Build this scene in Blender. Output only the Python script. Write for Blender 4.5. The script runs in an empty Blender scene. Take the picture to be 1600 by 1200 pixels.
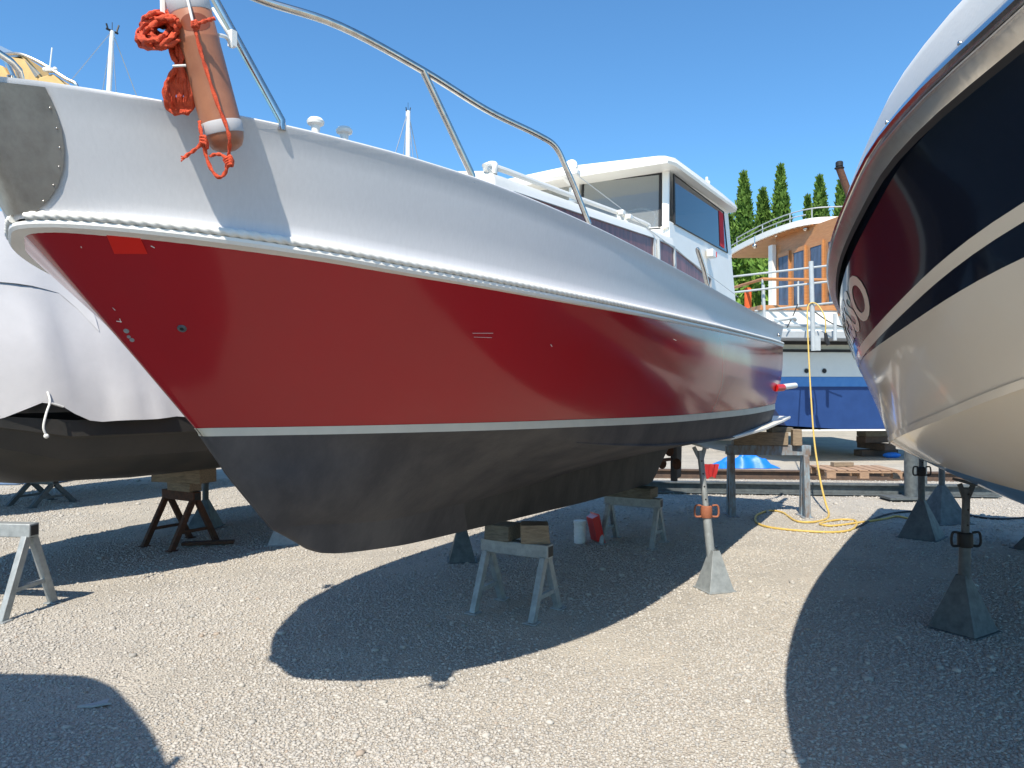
import bpy, bmesh, math, random
import numpy as np
from mathutils import Vector, Matrix, Quaternion
from mathutils.bvhtree import BVHTree
R = math.radians
sc = bpy.context.scene
C = sc.collection
rng = random.Random(7)

# ------------------------------------------------------------------ camera, sky, sun
EYE = 1.55
cam_d = bpy.data.cameras.new('camera'); cam = bpy.data.objects.new('camera', cam_d); C.objects.link(cam)
cam.location = (0, 0, EYE); cam.rotation_euler = (R(90.6), 0, 0)
cam_d.sensor_width = 36; cam_d.lens = 25.88; cam_d.clip_start = 0.05; cam_d.clip_end = 2000
sc.camera = cam
SUN = Vector((.21, .77, -1.0)).normalized()
W = bpy.data.worlds.new('World'); sc.world = W; W.use_nodes = True
nt = W.node_tree; bg = nt.nodes['Background']
sky = nt.nodes.new('ShaderNodeTexSky'); sky.sky_type = 'NISHITA'; sky.sun_disc = False
sky.sun_elevation = math.asin(-SUN.z); sky.sun_rotation = math.atan2(-SUN.x, -SUN.y)
sky.altitude = 100; sky.air_density = 1.0; sky.dust_density = 0.3; sky.ozone_density = 4.0
tint = nt.nodes.new('ShaderNodeMix'); tint.data_type = 'RGBA'; tint.blend_type = 'MULTIPLY'; tint.inputs['Factor'].default_value = 1
tint.inputs['B'].default_value = (.64, 1.0, 1.15, 1)
nt.links.new(sky.outputs[0], tint.inputs['A']); nt.links.new(tint.outputs['Result'], bg.inputs[0]); bg.inputs[1].default_value = 0.132
sun_d = bpy.data.lights.new('sun', 'SUN'); sun_d.energy = 4.9; sun_d.angle = R(.53); sun_d.color = (1, .925, .81)
sun = bpy.data.objects.new('sun', sun_d); C.objects.link(sun)
sun.rotation_euler = SUN.to_track_quat('-Z', 'Y').to_euler()
sc.view_settings.view_transform = 'Standard'; sc.view_settings.look = 'None'
sc.view_settings.exposure = 0.50; sc.view_settings.gamma = 1

# ------------------------------------------------------------------ materials
def mat(name, col, rough=.5, metal=0., var=.0, vscale=6., col2=None, bump=0., bscale=40., coat=0., spec=.5, stretch=None, detail=6, ramp=(.36, .66)):
    m = bpy.data.materials.new(name); m.use_nodes = True
    n, l = m.node_tree.nodes, m.node_tree.links
    b = n['Principled BSDF']
    b.inputs['Base Color'].default_value = (*col, 1); b.inputs['Roughness'].default_value = rough
    b.inputs['Metallic'].default_value = metal; b.inputs['Specular IOR Level'].default_value = spec
    b.inputs['Coat Weight'].default_value = coat; b.inputs['Coat Roughness'].default_value = .04
    tc = n.new('ShaderNodeTexCoord'); src = tc.outputs['Object']
    if stretch:
        mp = n.new('ShaderNodeMapping'); mp.inputs['Scale'].default_value = stretch
        l.new(src, mp.inputs[0]); src = mp.outputs[0]
    if var or col2:
        t = n.new('ShaderNodeTexNoise'); t.inputs['Scale'].default_value = vscale; t.inputs['Detail'].default_value = detail
        t.inputs['Roughness'].default_value = .65
        l.new(src, t.inputs['Vector'])
        r = n.new('ShaderNodeValToRGB'); r.color_ramp.elements[0].position, r.color_ramp.elements[1].position = ramp
        c2 = col2 or tuple(c*(1-var) for c in col)
        r.color_ramp.elements[0].color = (*col, 1); r.color_ramp.elements[1].color = (*c2, 1)
        l.new(t.outputs[0], r.inputs[0]); l.new(r.outputs[0], b.inputs['Base Color'])
        mr = n.new('ShaderNodeMapRange'); mr.inputs['To Min'].default_value = max(rough-.08, .02); mr.inputs['To Max'].default_value = min(rough+.12, 1)
        l.new(t.outputs[0], mr.inputs[0]); l.new(mr.outputs[0], b.inputs['Roughness'])
    if bump:
        t2 = n.new('ShaderNodeTexNoise'); t2.inputs['Scale'].default_value = bscale; t2.inputs['Detail'].default_value = 4
        l.new(src, t2.inputs['Vector'])
        bp = n.new('ShaderNodeBump'); bp.inputs['Strength'].default_value = bump; bp.inputs['Distance'].default_value = .01
        l.new(t2.outputs[0], bp.inputs['Height']); l.new(bp.outputs[0], b.inputs['Normal'])
    return m

M = {}
M['red'] = mat('red_paint', (.38, .016, .020), .13, var=.0, col2=(.36, .018, .021), vscale=2.0, spec=.32, coat=.10, bump=.02, bscale=2.6, stretch=(1, 1, .5))
M['patch'] = mat('red_patch', (.72, .02, .008), .3)
M['white'] = mat('white_gelcoat', (.80, .775, .71), .35, var=.06, vscale=3, bump=.05, bscale=120)
M['bulwark'] = mat('bulwark_paint', (.56, .56, .57), .42, var=.05, vscale=14, bump=.07, bscale=90, stretch=(7, 7, 1))
M['cream_stripe'] = mat('cream_stripe', (.66, .62, .50), .4, var=.1)
M['rope_white'] = mat('rope_moulding', (.76, .74, .68), .6, var=.12, vscale=14)
M['black_bottom'] = mat('antifouling_black', (.048, .047, .052), .72, col2=(.098, .093, .093), vscale=2.6, bump=.22, bscale=60, spec=.35, stretch=(1.3, 1, .7), detail=9)
M['keel_black'] = mat('antifouling_keel', (.024, .024, .026), .75, col2=(.062, .060, .058), vscale=4, bump=.25, bscale=45, stretch=(1, 1, .5))
M['steel'] = mat('stainless', (.66, .62, .56), .2, metal=1, var=.25, vscale=30)
M['polished'] = mat('polished_steel', (.72, .71, .69), .1, metal=1, var=.12, vscale=12, bump=.03, bscale=30)
M['brushed'] = mat('brushed_rail', (.84, .82, .78), .22, metal=.9, col2=(.66, .63, .58), vscale=7, bump=.05, bscale=40)
M['plate'] = mat('stem_plate_metal', (.42, .40, .36), .42, metal=.85, col2=(.28, .26, .23), vscale=9, bump=.04, bscale=60)
M['orange'] = mat('fender_orange', (.40, .165, .085), .36, col2=(.30, .115, .06), vscale=9, bump=.03, bscale=25)
M['orange_rope'] = mat('orange_rope', (.72, .09, .025), .75, col2=(.50, .05, .015), vscale=60, bump=.6, bscale=400)
M['galv'] = mat('galvanised_steel', (.36, .38, .38), .55, metal=.35, col2=(.25, .27, .27), vscale=16, bump=.08, bscale=90)
M['galv_dark'] = mat('weathered_steel', (.13, .15, .155), .6, metal=.3, col2=(.08, .09, .095), vscale=14, bump=.1, bscale=70)
M['rust'] = mat('rusty_steel', (.11, .042, .02), .8, col2=(.055, .028, .018), vscale=22, bump=.3, bscale=90)
M['orange_rust'] = mat('orange_painted_collar', (.33, .12, .06), .65, col2=(.25, .08, .04), vscale=30)
M['peeled'] = mat('peeling_blue_paint', (.22, .30, .36), .6, col2=(.17, .11, .075), vscale=18, bump=.2, bscale=60, stretch=(1, 1, .35))
M['wood'] = mat('weathered_wood', (.30, .23, .155), .8, col2=(.17, .13, .09), vscale=7, bump=.35, bscale=30, stretch=(1.5, 9, 9))
M['wood_grey'] = mat('grey_wood', (.20, .175, .13), .85, col2=(.10, .09, .07), vscale=8, bump=.35, bscale=30, stretch=(1.5, 9, 9))
M['pallet'] = mat('pallet_wood', (.42, .27, .17), .8, col2=(.28, .18, .12), vscale=9, bump=.3, bscale=40, stretch=(2, 8, 8))
M['teak'] = mat('varnished_teak', (.50, .23, .085), .4, col2=(.40, .17, .06), vscale=5, stretch=(1, 1, 8))
M['cream'] = mat('cream_gelcoat', (.88, .77, .60), .17, col2=(.85, .73, .56), vscale=1.2, coat=.4, bump=.012, bscale=1.6)
M['navy'] = mat('navy_gelcoat', (.006, .010, .022), .07, coat=.2, spec=.4, bump=.01, bscale=1.8)
M['blue_anti'] = mat('blue_antifouling', (.03, .12, .26), .6, col2=(.04, .16, .32), vscale=6, bump=.1)
M['blue_hull'] = mat('trawler_blue', (.006, .034, .135), .55, col2=(.009, .044, .165), vscale=3)  # darkened: the shade on the lower hull is put into the colour
M['sunlit_blue'] = mat('sunlit_hull_blue', (.06, .22, .52), .5, col2=(.09, .26, .55), vscale=6)  # lighter copy of the hull blue, painted for its sunlit upper strip
M['cover'] = mat('white_cover_fabric', (.47, .455, .45), .7, var=.08, vscale=3, bump=.5, bscale=3.5)
M['tarp'] = mat('blue_tarp', (.01, .17, .62), .45, bump=.5, bscale=9)
M['redcloth'] = mat('red_cloth', (.35, .012, .012), .85, bump=.3)
M['redplastic'] = mat('red_plastic', (.55, .012, .010), .35)
M['bucket'] = mat('white_plastic', (.70, .71, .72), .45, var=.1)
M['hose'] = mat('yellow_hose', (.62, .42, .10), .5, var=.2, vscale=30)
M['black'] = mat('black_rubber', (.012, .012, .013), .6)
M['dark'] = mat('dark_interior', (.03, .03, .035), .7)
M['curtain'] = mat('red_curtain', (.50, .015, .03), .9, var=.3, vscale=12)
M['dark_black'] = mat('black_hull_bottom', (.022, .022, .020), .55, col2=(.045, .040, .034), vscale=2.5, bump=.1, bscale=20)
M['yellowcover'] = mat('yellow_canvas', (.62, .40, .16), .8, var=.15)
M['mast'] = mat('white_mast', (.75, .75, .74), .4)
M['wire'] = mat('steel_wire', (.5, .5, .5), .4, metal=.8)
M['greydeck'] = mat('grey_deck', (.40, .42, .43), .6, var=.15)
M['rail_white'] = mat('grey_white_tube', (.44, .47, .48), .45, var=.15)
M['bluewhite'] = mat('light_blue_tarp', (.22, .34, .55), .7, bump=.4, bscale=6)
M['brown_beam'] = mat('brown_steel_beam', (.12, .075, .05), .75, col2=(.07, .05, .04), vscale=10)
M['bark'] = mat('bark', (.10, .07, .05), .9)

def glass(name, tint, gloss=.03, ior=1.5, dust=0.):
    m = bpy.data.materials.new(name); m.use_nodes = True
    n, l = m.node_tree.nodes, m.node_tree.links; n.clear()
    o = n.new('ShaderNodeOutputMaterial'); mx = n.new('ShaderNodeMixShader'); t = n.new('ShaderNodeBsdfTransparent'); g = n.new('ShaderNodeBsdfGlossy')
    fr = n.new('ShaderNodeFresnel'); fr.inputs[0].default_value = ior
    ad = n.new('ShaderNodeMath'); ad.operation = 'ADD'; ad.inputs[1].default_value = gloss
    t.inputs[0].default_value = (*tint, 1); g.inputs['Roughness'].default_value = .03
    l.new(fr.outputs[0], ad.inputs[0]); l.new(ad.outputs[0], mx.inputs[0]); l.new(t.outputs[0], mx.inputs[1]); l.new(g.outputs[0], mx.inputs[2])
    if dust:
        df = n.new('ShaderNodeBsdfDiffuse'); df.inputs[0].default_value = (.62, .64, .62, 1); m2 = n.new('ShaderNodeMixShader'); m2.inputs[0].default_value = dust
        l.new(mx.outputs[0], m2.inputs[1]); l.new(df.outputs[0], m2.inputs[2]); l.new(m2.outputs[0], o.inputs[0])
    else: l.new(mx.outputs[0], o.inputs[0])
    return m
M['glass'] = glass('window_glass', (.72, .75, .74), .05, 1.4, .24)
M['glass_dark'] = glass('tinted_glass', (.30, .30, .40), .06)

M['trunk_glass'] = mat('curtained_trunk_window', (.26, .085, .075), .30, col2=(.085, .045, .045), vscale=7, spec=.22, stretch=(3, 1, .5))
def foliage(name, c1, c2):
    m = mat(name, c1, .7, col2=c2, vscale=1.4, detail=3)
    b = m.node_tree.nodes['Principled BSDF']; b.inputs['Specular IOR Level'].default_value = .25
    return m
M['cypress'] = foliage('cypress_foliage', (.07, .145, .022), (.145, .24, .042))
M['hedge'] = foliage('hedge_foliage', (.085, .18, .025), (.20, .32, .055))

def gravel_mat():
    m = bpy.data.materials.new('gravel'); m.use_nodes = True
    n, l = m.node_tree.nodes, m.node_tree.links; b = n['Principled BSDF']
    b.inputs['Roughness'].default_value = .95; b.inputs['Specular IOR Level'].default_value = .2
    tc = n.new('ShaderNodeTexCoord')
    v1 = n.new('ShaderNodeTexVoronoi'); v1.inputs['Scale'].default_value = 85; l.new(tc.outputs['Object'], v1.inputs['Vector'])
    v2 = n.new('ShaderNodeTexVoronoi'); v2.inputs['Scale'].default_value = 38; l.new(tc.outputs['Object'], v2.inputs['Vector'])
    nz = n.new('ShaderNodeTexNoise'); nz.inputs['Scale'].default_value = 1.3; nz.inputs['Detail'].default_value = 8; nz.inputs['Roughness'].default_value = .7; l.new(tc.outputs['Object'], nz.inputs['Vector'])
    fine = n.new('ShaderNodeTexNoise'); fine.inputs['Scale'].default_value = 190; fine.inputs['Detail'].default_value = 3; l.new(tc.outputs['Object'], fine.inputs['Vector'])
    r = n.new('ShaderNodeValToRGB'); e = r.color_ramp.elements
    e[0].position = 0; e[0].color = (.36, .335, .295, 1); e[1].position = 1; e[1].color = (.56, .53, .475, 1)
    e2 = e.new(.3); e2.color = (.49, .455, .40, 1); e3 = e.new(.75); e3.color = (.44, .415, .37, 1)
    l.new(v1.outputs['Color'], r.inputs[0])
    r2 = n.new('ShaderNodeValToRGB'); f = r2.color_ramp.elements
    f[0].position = .32; f[0].color = (.80, .79, .775, 1); f[1].position = .68; f[1].color = (1.10, 1.07, 1.02, 1)
    l.new(nz.outputs[0], r2.inputs[0])
    mx = n.new('ShaderNodeMix'); mx.data_type = 'RGBA'; mx.blend_type = 'MULTIPLY'; mx.inputs['Factor'].default_value = 1
    l.new(r.outputs[0], mx.inputs['A']); l.new(r2.outputs[0], mx.inputs['B']); l.new(mx.outputs['Result'], b.inputs['Base Color'])
    a1 = n.new('ShaderNodeMath'); a1.operation = 'MULTIPLY'; a1.inputs[1].default_value = -1.0; l.new(v1.outputs['Distance'], a1.inputs[0])
    a2 = n.new('ShaderNodeMath'); a2.operation = 'MULTIPLY_ADD'; a2.inputs[1].default_value = -.8; l.new(v2.outputs['Distance'], a2.inputs[0]); l.new(a1.outputs[0], a2.inputs[2])
    a3 = n.new('ShaderNodeMath'); a3.operation = 'MULTIPLY_ADD'; a3.inputs[1].default_value = .5; l.new(fine.outputs[0], a3.inputs[0]); l.new(a2.outputs[0], a3.inputs[2])
    bp = n.new('ShaderNodeBump'); bp.inputs['Strength'].default_value = .75; bp.inputs['Distance'].default_value = .014
    l.new(a3.outputs[0], bp.inputs['Height']); l.new(bp.outputs[0], b.inputs['Normal'])
    return m
M['gravel'] = gravel_mat()

def stone_mat():
    m = bpy.data.materials.new('pebbles'); m.use_nodes = True
    n, l = m.node_tree.nodes, m.node_tree.links; b = n['Principled BSDF']; b.inputs['Roughness'].default_value = .85; b.inputs['Specular IOR Level'].default_value = .25
    g = n.new('ShaderNodeNewGeometry'); r = n.new('ShaderNodeValToRGB'); r.color_ramp.interpolation = 'LINEAR'
    e = r.color_ramp.elements; e[0].color = (.30, .285, .26, 1); e[1].color = (.50, .47, .42, 1)
    for p, c in ((.15, (.36, .345, .32)), (.35, (.43, .40, .355)), (.54, (.42, .39, .345)), (.56, (.36, .29, .23)), (.58, (.42, .395, .35)), (.8, (.45, .42, .375))):
        q = e.new(p); q.color = (*c, 1)
    l.new(g.outputs['Random Per Island'], r.inputs[0]); l.new(r.outputs[0], b.inputs['Base Color'])
    return m
M['stones'] = stone_mat()

# ------------------------------------------------------------------ object helpers
def tag(o, label=None, cat=None, group=None, kind=None):
    if label: o['label'] = label
    if cat: o['category'] = cat
    if group: o['group'] = group
    if kind: o['kind'] = kind
    return o
def empty(name, loc=(0, 0, 0), rz=0., label=None, cat=None, group=None):
    o = bpy.data.objects.new(name, None); C.objects.link(o); o.location = loc; o.rotation_euler = (0, 0, rz); o.empty_display_size = .1
    return tag(o, label, cat, group)
def copy_tree(o, parent=None):
    c = o.copy(); C.objects.link(c)
    if parent: c.parent = parent
    for ch in [x for x in C.objects if x.parent == o]: copy_tree(ch, c)
    return c

class MB:
    def __init__(s): s.v = []; s.f = []
    def add(s, v, f):
        k = len(s.v); s.v += [tuple(p) for p in v]; s.f += [tuple(i+k for i in q) for q in f]; return s
    def grid(s, rows, closed=False, flip=False):
        n = len(rows[0]); f = []
        for i in range(len(rows)-1):
            for j in range(n if closed else n-1):
                a, b = i*n+j, i*n+(j+1) % n
                q = (a, b, b+n, a+n); f.append(q[::-1] if flip else q)
        return s.add([p for r in rows for p in r], f)
    def box(s, c, size, rot=None, taper=1.):
        x, y, z = [d/2 for d in size]; v = []
        for k, zz in ((1., -z), (taper, z)):
            v += [Vector((-x*k, -y*k, zz)), Vector((x*k, -y*k, zz)), Vector((x*k, y*k, zz)), Vector((-x*k, y*k, zz))]
        if rot is not None: v = [rot @ p for p in v]
        c = Vector(c)
        return s.add([p+c for p in v], [(3, 2, 1, 0), (4, 5, 6, 7), (0, 1, 5, 4), (1, 2, 6, 5), (2, 3, 7, 6), (3, 0, 4, 7)])
    def bar(s, p, q, w, h, up=(0, 0, 1), taper=1.):
        p, q = Vector(p), Vector(q); z = (q-p); L = z.length; z.normalize(); u = Vector(up)
        x = u.cross(z)
        if x.length < 1e-4: x = Vector((1, 0, 0)).cross(z)
        x.normalize(); y = z.cross(x)
        return s.box((p+q)/2, (w, h, L), Matrix((x, y, z)).transposed(), taper)
    def tube(s, pts, r, n=8, cap=True, rf=None):
        P = [Vector(p) for p in pts]; rows = []; prev = None
        for i, p in enumerate(P):
            t = (P[min(i+1, len(P)-1)]-P[max(i-1, 0)]).normalized()
            if prev is None:
                x = t.orthogonal().normalized()
            else:
                x = (prev-t*prev.dot(t)); x = x.normalized() if x.length > 1e-6 else t.orthogonal().normalized()
            prev = x; y = t.cross(x); rr = r[i] if isinstance(r, (list, tuple)) else r
            rows.append([p+(x*math.cos(a)+y*math.sin(a))*(rr*(rf(i, a) if rf else 1)) for a in [2*math.pi*k/n for k in range(n)]])
        s.grid(rows, True)
        if cap:
            k = len(s.v)-len(P)*n; s.f.append(tuple(range(k+n-1, k-1, -1))); s.f.append(tuple(range(len(s.v)-n, len(s.v))))
        return s
    def lathe(s, prof, c=(0, 0, 0), n=24, rot=None):
        rows = []
        for r, z in prof:
            row = [Vector((r*math.cos(2*math.pi*k/n), r*math.sin(2*math.pi*k/n), z)) for k in range(n)]
            if rot is not None: row = [rot @ p for p in row]
            rows.append([p+Vector(c) for p in row])
        return s.grid(rows, True, True)
    def sphere(s, c, r, n=12, m=8, sc_=(1, 1, 1)):
        pr = [(max(r*math.sin(math.pi*i/m), 1e-4), -r*math.cos(math.pi*i/m)) for i in range(m+1)]
        k = len(s.v); s.lathe(pr, (0, 0, 0), n)
        for i in range(k, len(s.v)):
            p = s.v[i]; s.v[i] = (p[0]*sc_[0]+c[0], p[1]*sc_[1]+c[1], p[2]*sc_[2]+c[2])
        return s
    def prism(s, poly, d):
        d = Vector(d); n = len(poly); P = [Vector(p) for p in poly]
        return s.add(P+[p+d for p in P], [tuple(range(n))[::-1], tuple(range(n, 2*n))]+[(i, (i+1) % n, (i+1) % n+n, i+n) for i in range(n)])
    def build(s, name, m, parent=None, smooth=38, bevel=0., recalc=True, label=None, cat=None, group=None, kind=None, loc=None):
        me = bpy.data.meshes.new(name); me.from_pydata(s.v, [], s.f); me.update()
        if recalc:
            bm = bmesh.new(); bm.from_mesh(me); bmesh.ops.recalc_face_normals(bm, faces=bm.faces); bm.to_mesh(me); bm.free()
        if smooth:
            me.shade_smooth(); me.set_sharp_from_angle(angle=R(smooth))
        me.materials.append(M[m] if isinstance(m, str) else m)
        o = bpy.data.objects.new(name, me); C.objects.link(o)
        if parent: o.parent = parent
        if loc: o.location = loc
        if bevel:
            b = o.modifiers.new('bevel', 'BEVEL'); b.width = bevel; b.segments = 2; b.limit_method = 'ANGLE'; b.angle_limit = R(40)
        return tag(o, label, cat, group, kind)

def smooth_path(pts, k=6):
    P = [Vector(p) for p in pts]; out = []
    for i in range(len(P)-1):
        a, b, c, d = P[max(i-1, 0)], P[i], P[i+1], P[min(i+2, len(P)-1)]
        for j in range(k):
            t = j/k
            out.append(.5*((2*b)+(c-a)*t+(2*a-5*b+4*c-d)*t*t+(3*b-a-3*c+d)*t**3))
    out.append(P[-1]); return out
def itp(tab, s, k=1):
    xs = [t[0] for t in tab]; return float(np.interp(s, xs, [t[k] for t in tab]))
def resample(tab, us):
    P = np.array([list(p) for p in smooth_path(tab, 10)]); d = np.r_[0, np.cumsum(np.linalg.norm(np.diff(P, axis=0), axis=1))]; d /= d[-1]
    return [Vector([np.interp(u, d, P[:, i]) for i in range(3)]) for u in us]
F = 1150.; YH = 612.
def ground_at(px, py): D = EYE*F/(py-YH); return Vector(((px-800)/F*D, D, 0))
def point_at(px, py, D): return Vector(((px-800)/F*D, D, EYE-(py-YH)/F*D))

# ------------------------------------------------------------------ ground
def ground():
    m = MB(); S = 400
    m.add([(-S, -S, 0), (S, -S, 0), (S, S, 0), (-S, S, 0)], [(0, 1, 2, 3)])
    m.build('ground', 'gravel', smooth=0, kind='structure')
ground()
def pebbles():
    r = np.random.default_rng(3)
    bm = bmesh.new(); bmesh.ops.create_icosphere(bm, subdivisions=1, radius=1)
    bv = np.array([v.co[:] for v in bm.verts]); bf = np.array([[v.index for v in f.verts] for f in bm.faces]); bm.free()
    N = 330000
    d = 1.9*(13/1.9)**(r.random(N)**.95); x = (r.random(N)*2-1)*.78*d
    f = np.sin(x*1.9+d*.7+1)+np.sin(d*2.3-x*1.1)+.7*np.sin(x*4.1+d*3.3)+.5*np.sin(d*6.7-x*5.3)
    keep = r.random(N) < np.clip(.62+.24*f, .12, 1); x = x[keep]; d = d[keep]; N = len(x)
    rr = (.0028+.0050*r.random(N)**2.4)*(1+.10*d)
    big = r.random(N) < .006; rr[big] *= 2.2
    sx = rr*(.8+.7*r.random(N)); sy = rr*(.8+.5*r.random(N)); sz = rr*(.4+.35*r.random(N)); th = r.random(N)*6.283
    jit = 1+.22*(r.random((N, len(bv), 1))-.5)
    V = bv[None]*jit*np.stack([sx, sy, sz], 1)[:, None]
    c, s = np.cos(th)[:, None], np.sin(th)[:, None]
    X = V[..., 0]*c-V[..., 1]*s; Y = V[..., 0]*s+V[..., 1]*c
    V = np.stack([X+x[:, None], Y+d[:, None], V[..., 2]+(sz*.42)[:, None]], 2).reshape(-1, 3)
    Fc = (bf[None]+(np.arange(N)*len(bv))[:, None, None]).reshape(-1)
    me = bpy.data.meshes.new('pebbles'); me.vertices.add(len(V)); me.vertices.foreach_set('co', V.ravel().astype(np.float32))
    me.loops.add(len(Fc)); me.loops.foreach_set('vertex_index', Fc.astype(np.int32)); nf = len(Fc)//3
    me.polygons.add(nf); me.polygons.foreach_set('loop_start', (np.arange(nf)*3).astype(np.int32)); me.polygons.foreach_set('loop_total', np.full(nf, 3, np.int32))
    me.update(); me.validate(); me.shade_smooth(); me.materials.append(M['stones'])
    o = bpy.data.objects.new('gravel_stones', me); C.objects.link(o)
    tag(o, 'loose pale gravel stones scattered over the boatyard ground', 'gravel', kind='stuff')
pebbles()

# ------------------------------------------------------------------ red boat
A = Vector((.49, .872, 0)).normalized(); RZ = math.atan2(A.y, A.x)
KB = Vector((.05, 5.35, 0))
BOAT_INV = (Matrix.Translation(KB) @ Matrix.Rotation(RZ, 4, 'Z')).inverted()
def L(s, b, z): return Vector((s, -b, z))                       # aft, starboard (towards the lens), up
def LB(px, py, lat):                                             # point on the vertical plane 'lat' metres off the keel line
    r = (px-800)/F; n = Vector((A.y, -A.x, 0)); c = KB+n*lat
    s = (r*c.y-c.x)/(A.x-r*A.y); P = c+A*s
    return Vector((s, -lat, EYE-(py-YH)/F*P.y))
SHEER = [(-3.57, .0, 2.51), (-3.55, .08, 2.507), (-3.5, .17, 2.50), (-3.42, .32, 2.477), (-3.24, .52, 2.453), (-3.05, .67, 2.437), (-2.9, .77, 2.427), (-2.7, .87, 2.417), (-2.5, .95, 2.408), (-2.14, 1.06, 2.39), (-1.6, 1.17, 2.355), (-.9, 1.23, 2.325), (.4, 1.25, 2.295), (1.4, 1.24, 2.28), (2.3, 1.22, 2.275), (3.4, 1.17, 2.295), (4.55, 1.10, 2.33)]
RUB = [(-3.38, .0, 2.106), (-3.37, .06, 2.106), (-3.33, .15, 2.104), (-3.25, .30, 2.092), (-3.1, .47, 2.076), (-2.9, .64, 2.057), (-2.7, .765, 2.040), (-2.5, .86, 2.024), (-2.14, .995, 2.006), (-1.6, 1.125, 1.991), (-.93, 1.205, 1.990), (.4, 1.235, 2.012), (1.4, 1.225, 2.033), (2.3, 1.205, 2.052), (3.4, 1.165, 2.080), (4.55, 1.09, 2.110)]
WL = [(-2.715, .0, 1.402), (-2.71, .015, 1.402), (-2.66, .04, 1.402), (-2.42, .2, 1.40), (-2.13, .42, 1.40), (-1.6, .73, 1.40), (-1.0, .92, 1.398), (-.25, 1.05, 1.392), (.5, 1.11, 1.388), (2.2, 1.12, 1.388), (3.4, 1.08, 1.395), (4.55, 1.0, 1.402)]
WL2 = [(s+.03*(i < 2), b, z-.034-.028*max(0, (s+2.7)/7.2)) for i, (s, b, z) in enumerate(WL)]
CHINE = [(-2.566, .0, 1.208), (-2.56, .02, 1.21), (-2.45, .11, 1.24), (-2.2, .29, 1.27), (-1.9, .44, 1.29), (-1.5, .62, 1.295), (-1.2, .76, 1.29), (-.9, .87, 1.268), (-.6, .94, 1.238), (0, 1.02, 1.195), (.5, 1.05, 1.175), (1.2, 1.06, 1.155), (2.2, 1.05, 1.135), (3.4, 1.0, 1.115), (4.55, .94, 1.12)]
GARB = [(-2.312, .0, .93), (-2.30, .02, .93), (-2.15, .07, .93), (-1.9, .11, .90), (-1.5, .125, .875), (-.6, .12, .872), (0, .115, .885), (.83, .11, .915), (2, .11, .925), (3.0, .10, .93), (3.6, .10, .97), (4.55, .10, 1.03)]
KEEL = [(-2.155, .0, .835), (-2.14, .02, .83), (-2.05, .035, .782), (-1.93, .05, .752), (-1.6, .06, .718), (-1.3, .06, .697), (-.6, .06, .672), (.3, .06, .643), (1.05, .06, .618), (2.3, .06, .595), (2.72, .06, .592), (2.85, .06, .62), (3.35, .06, .90), (3.6, .06, .965), (4.55, .06, 1.025)]
US = [(i/72)**1.55 for i in range(73)]
def both(m, rows):                                               # rows of (s,b,z) -> both sides of the hull
    m.grid([[L(*p) for p in r] for r in rows]); m.grid([[L(p[0], -p[1], p[2]) for p in r] for r in rows], flip=True)
def mixrow(a, b, t, bulge=0., bow=0.):
    out = []
    for i, (p, q) in enumerate(zip(a, b)):
        v = p.lerp(q, t); k = 4*t*(1-t); u = US[i]
        v.y = max(v.y+k*(bulge*min(1, u*3) - bow*math.exp(-(u/.12)**2)*min(1, u*40)), .0); out.append(v)
    return out
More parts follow.
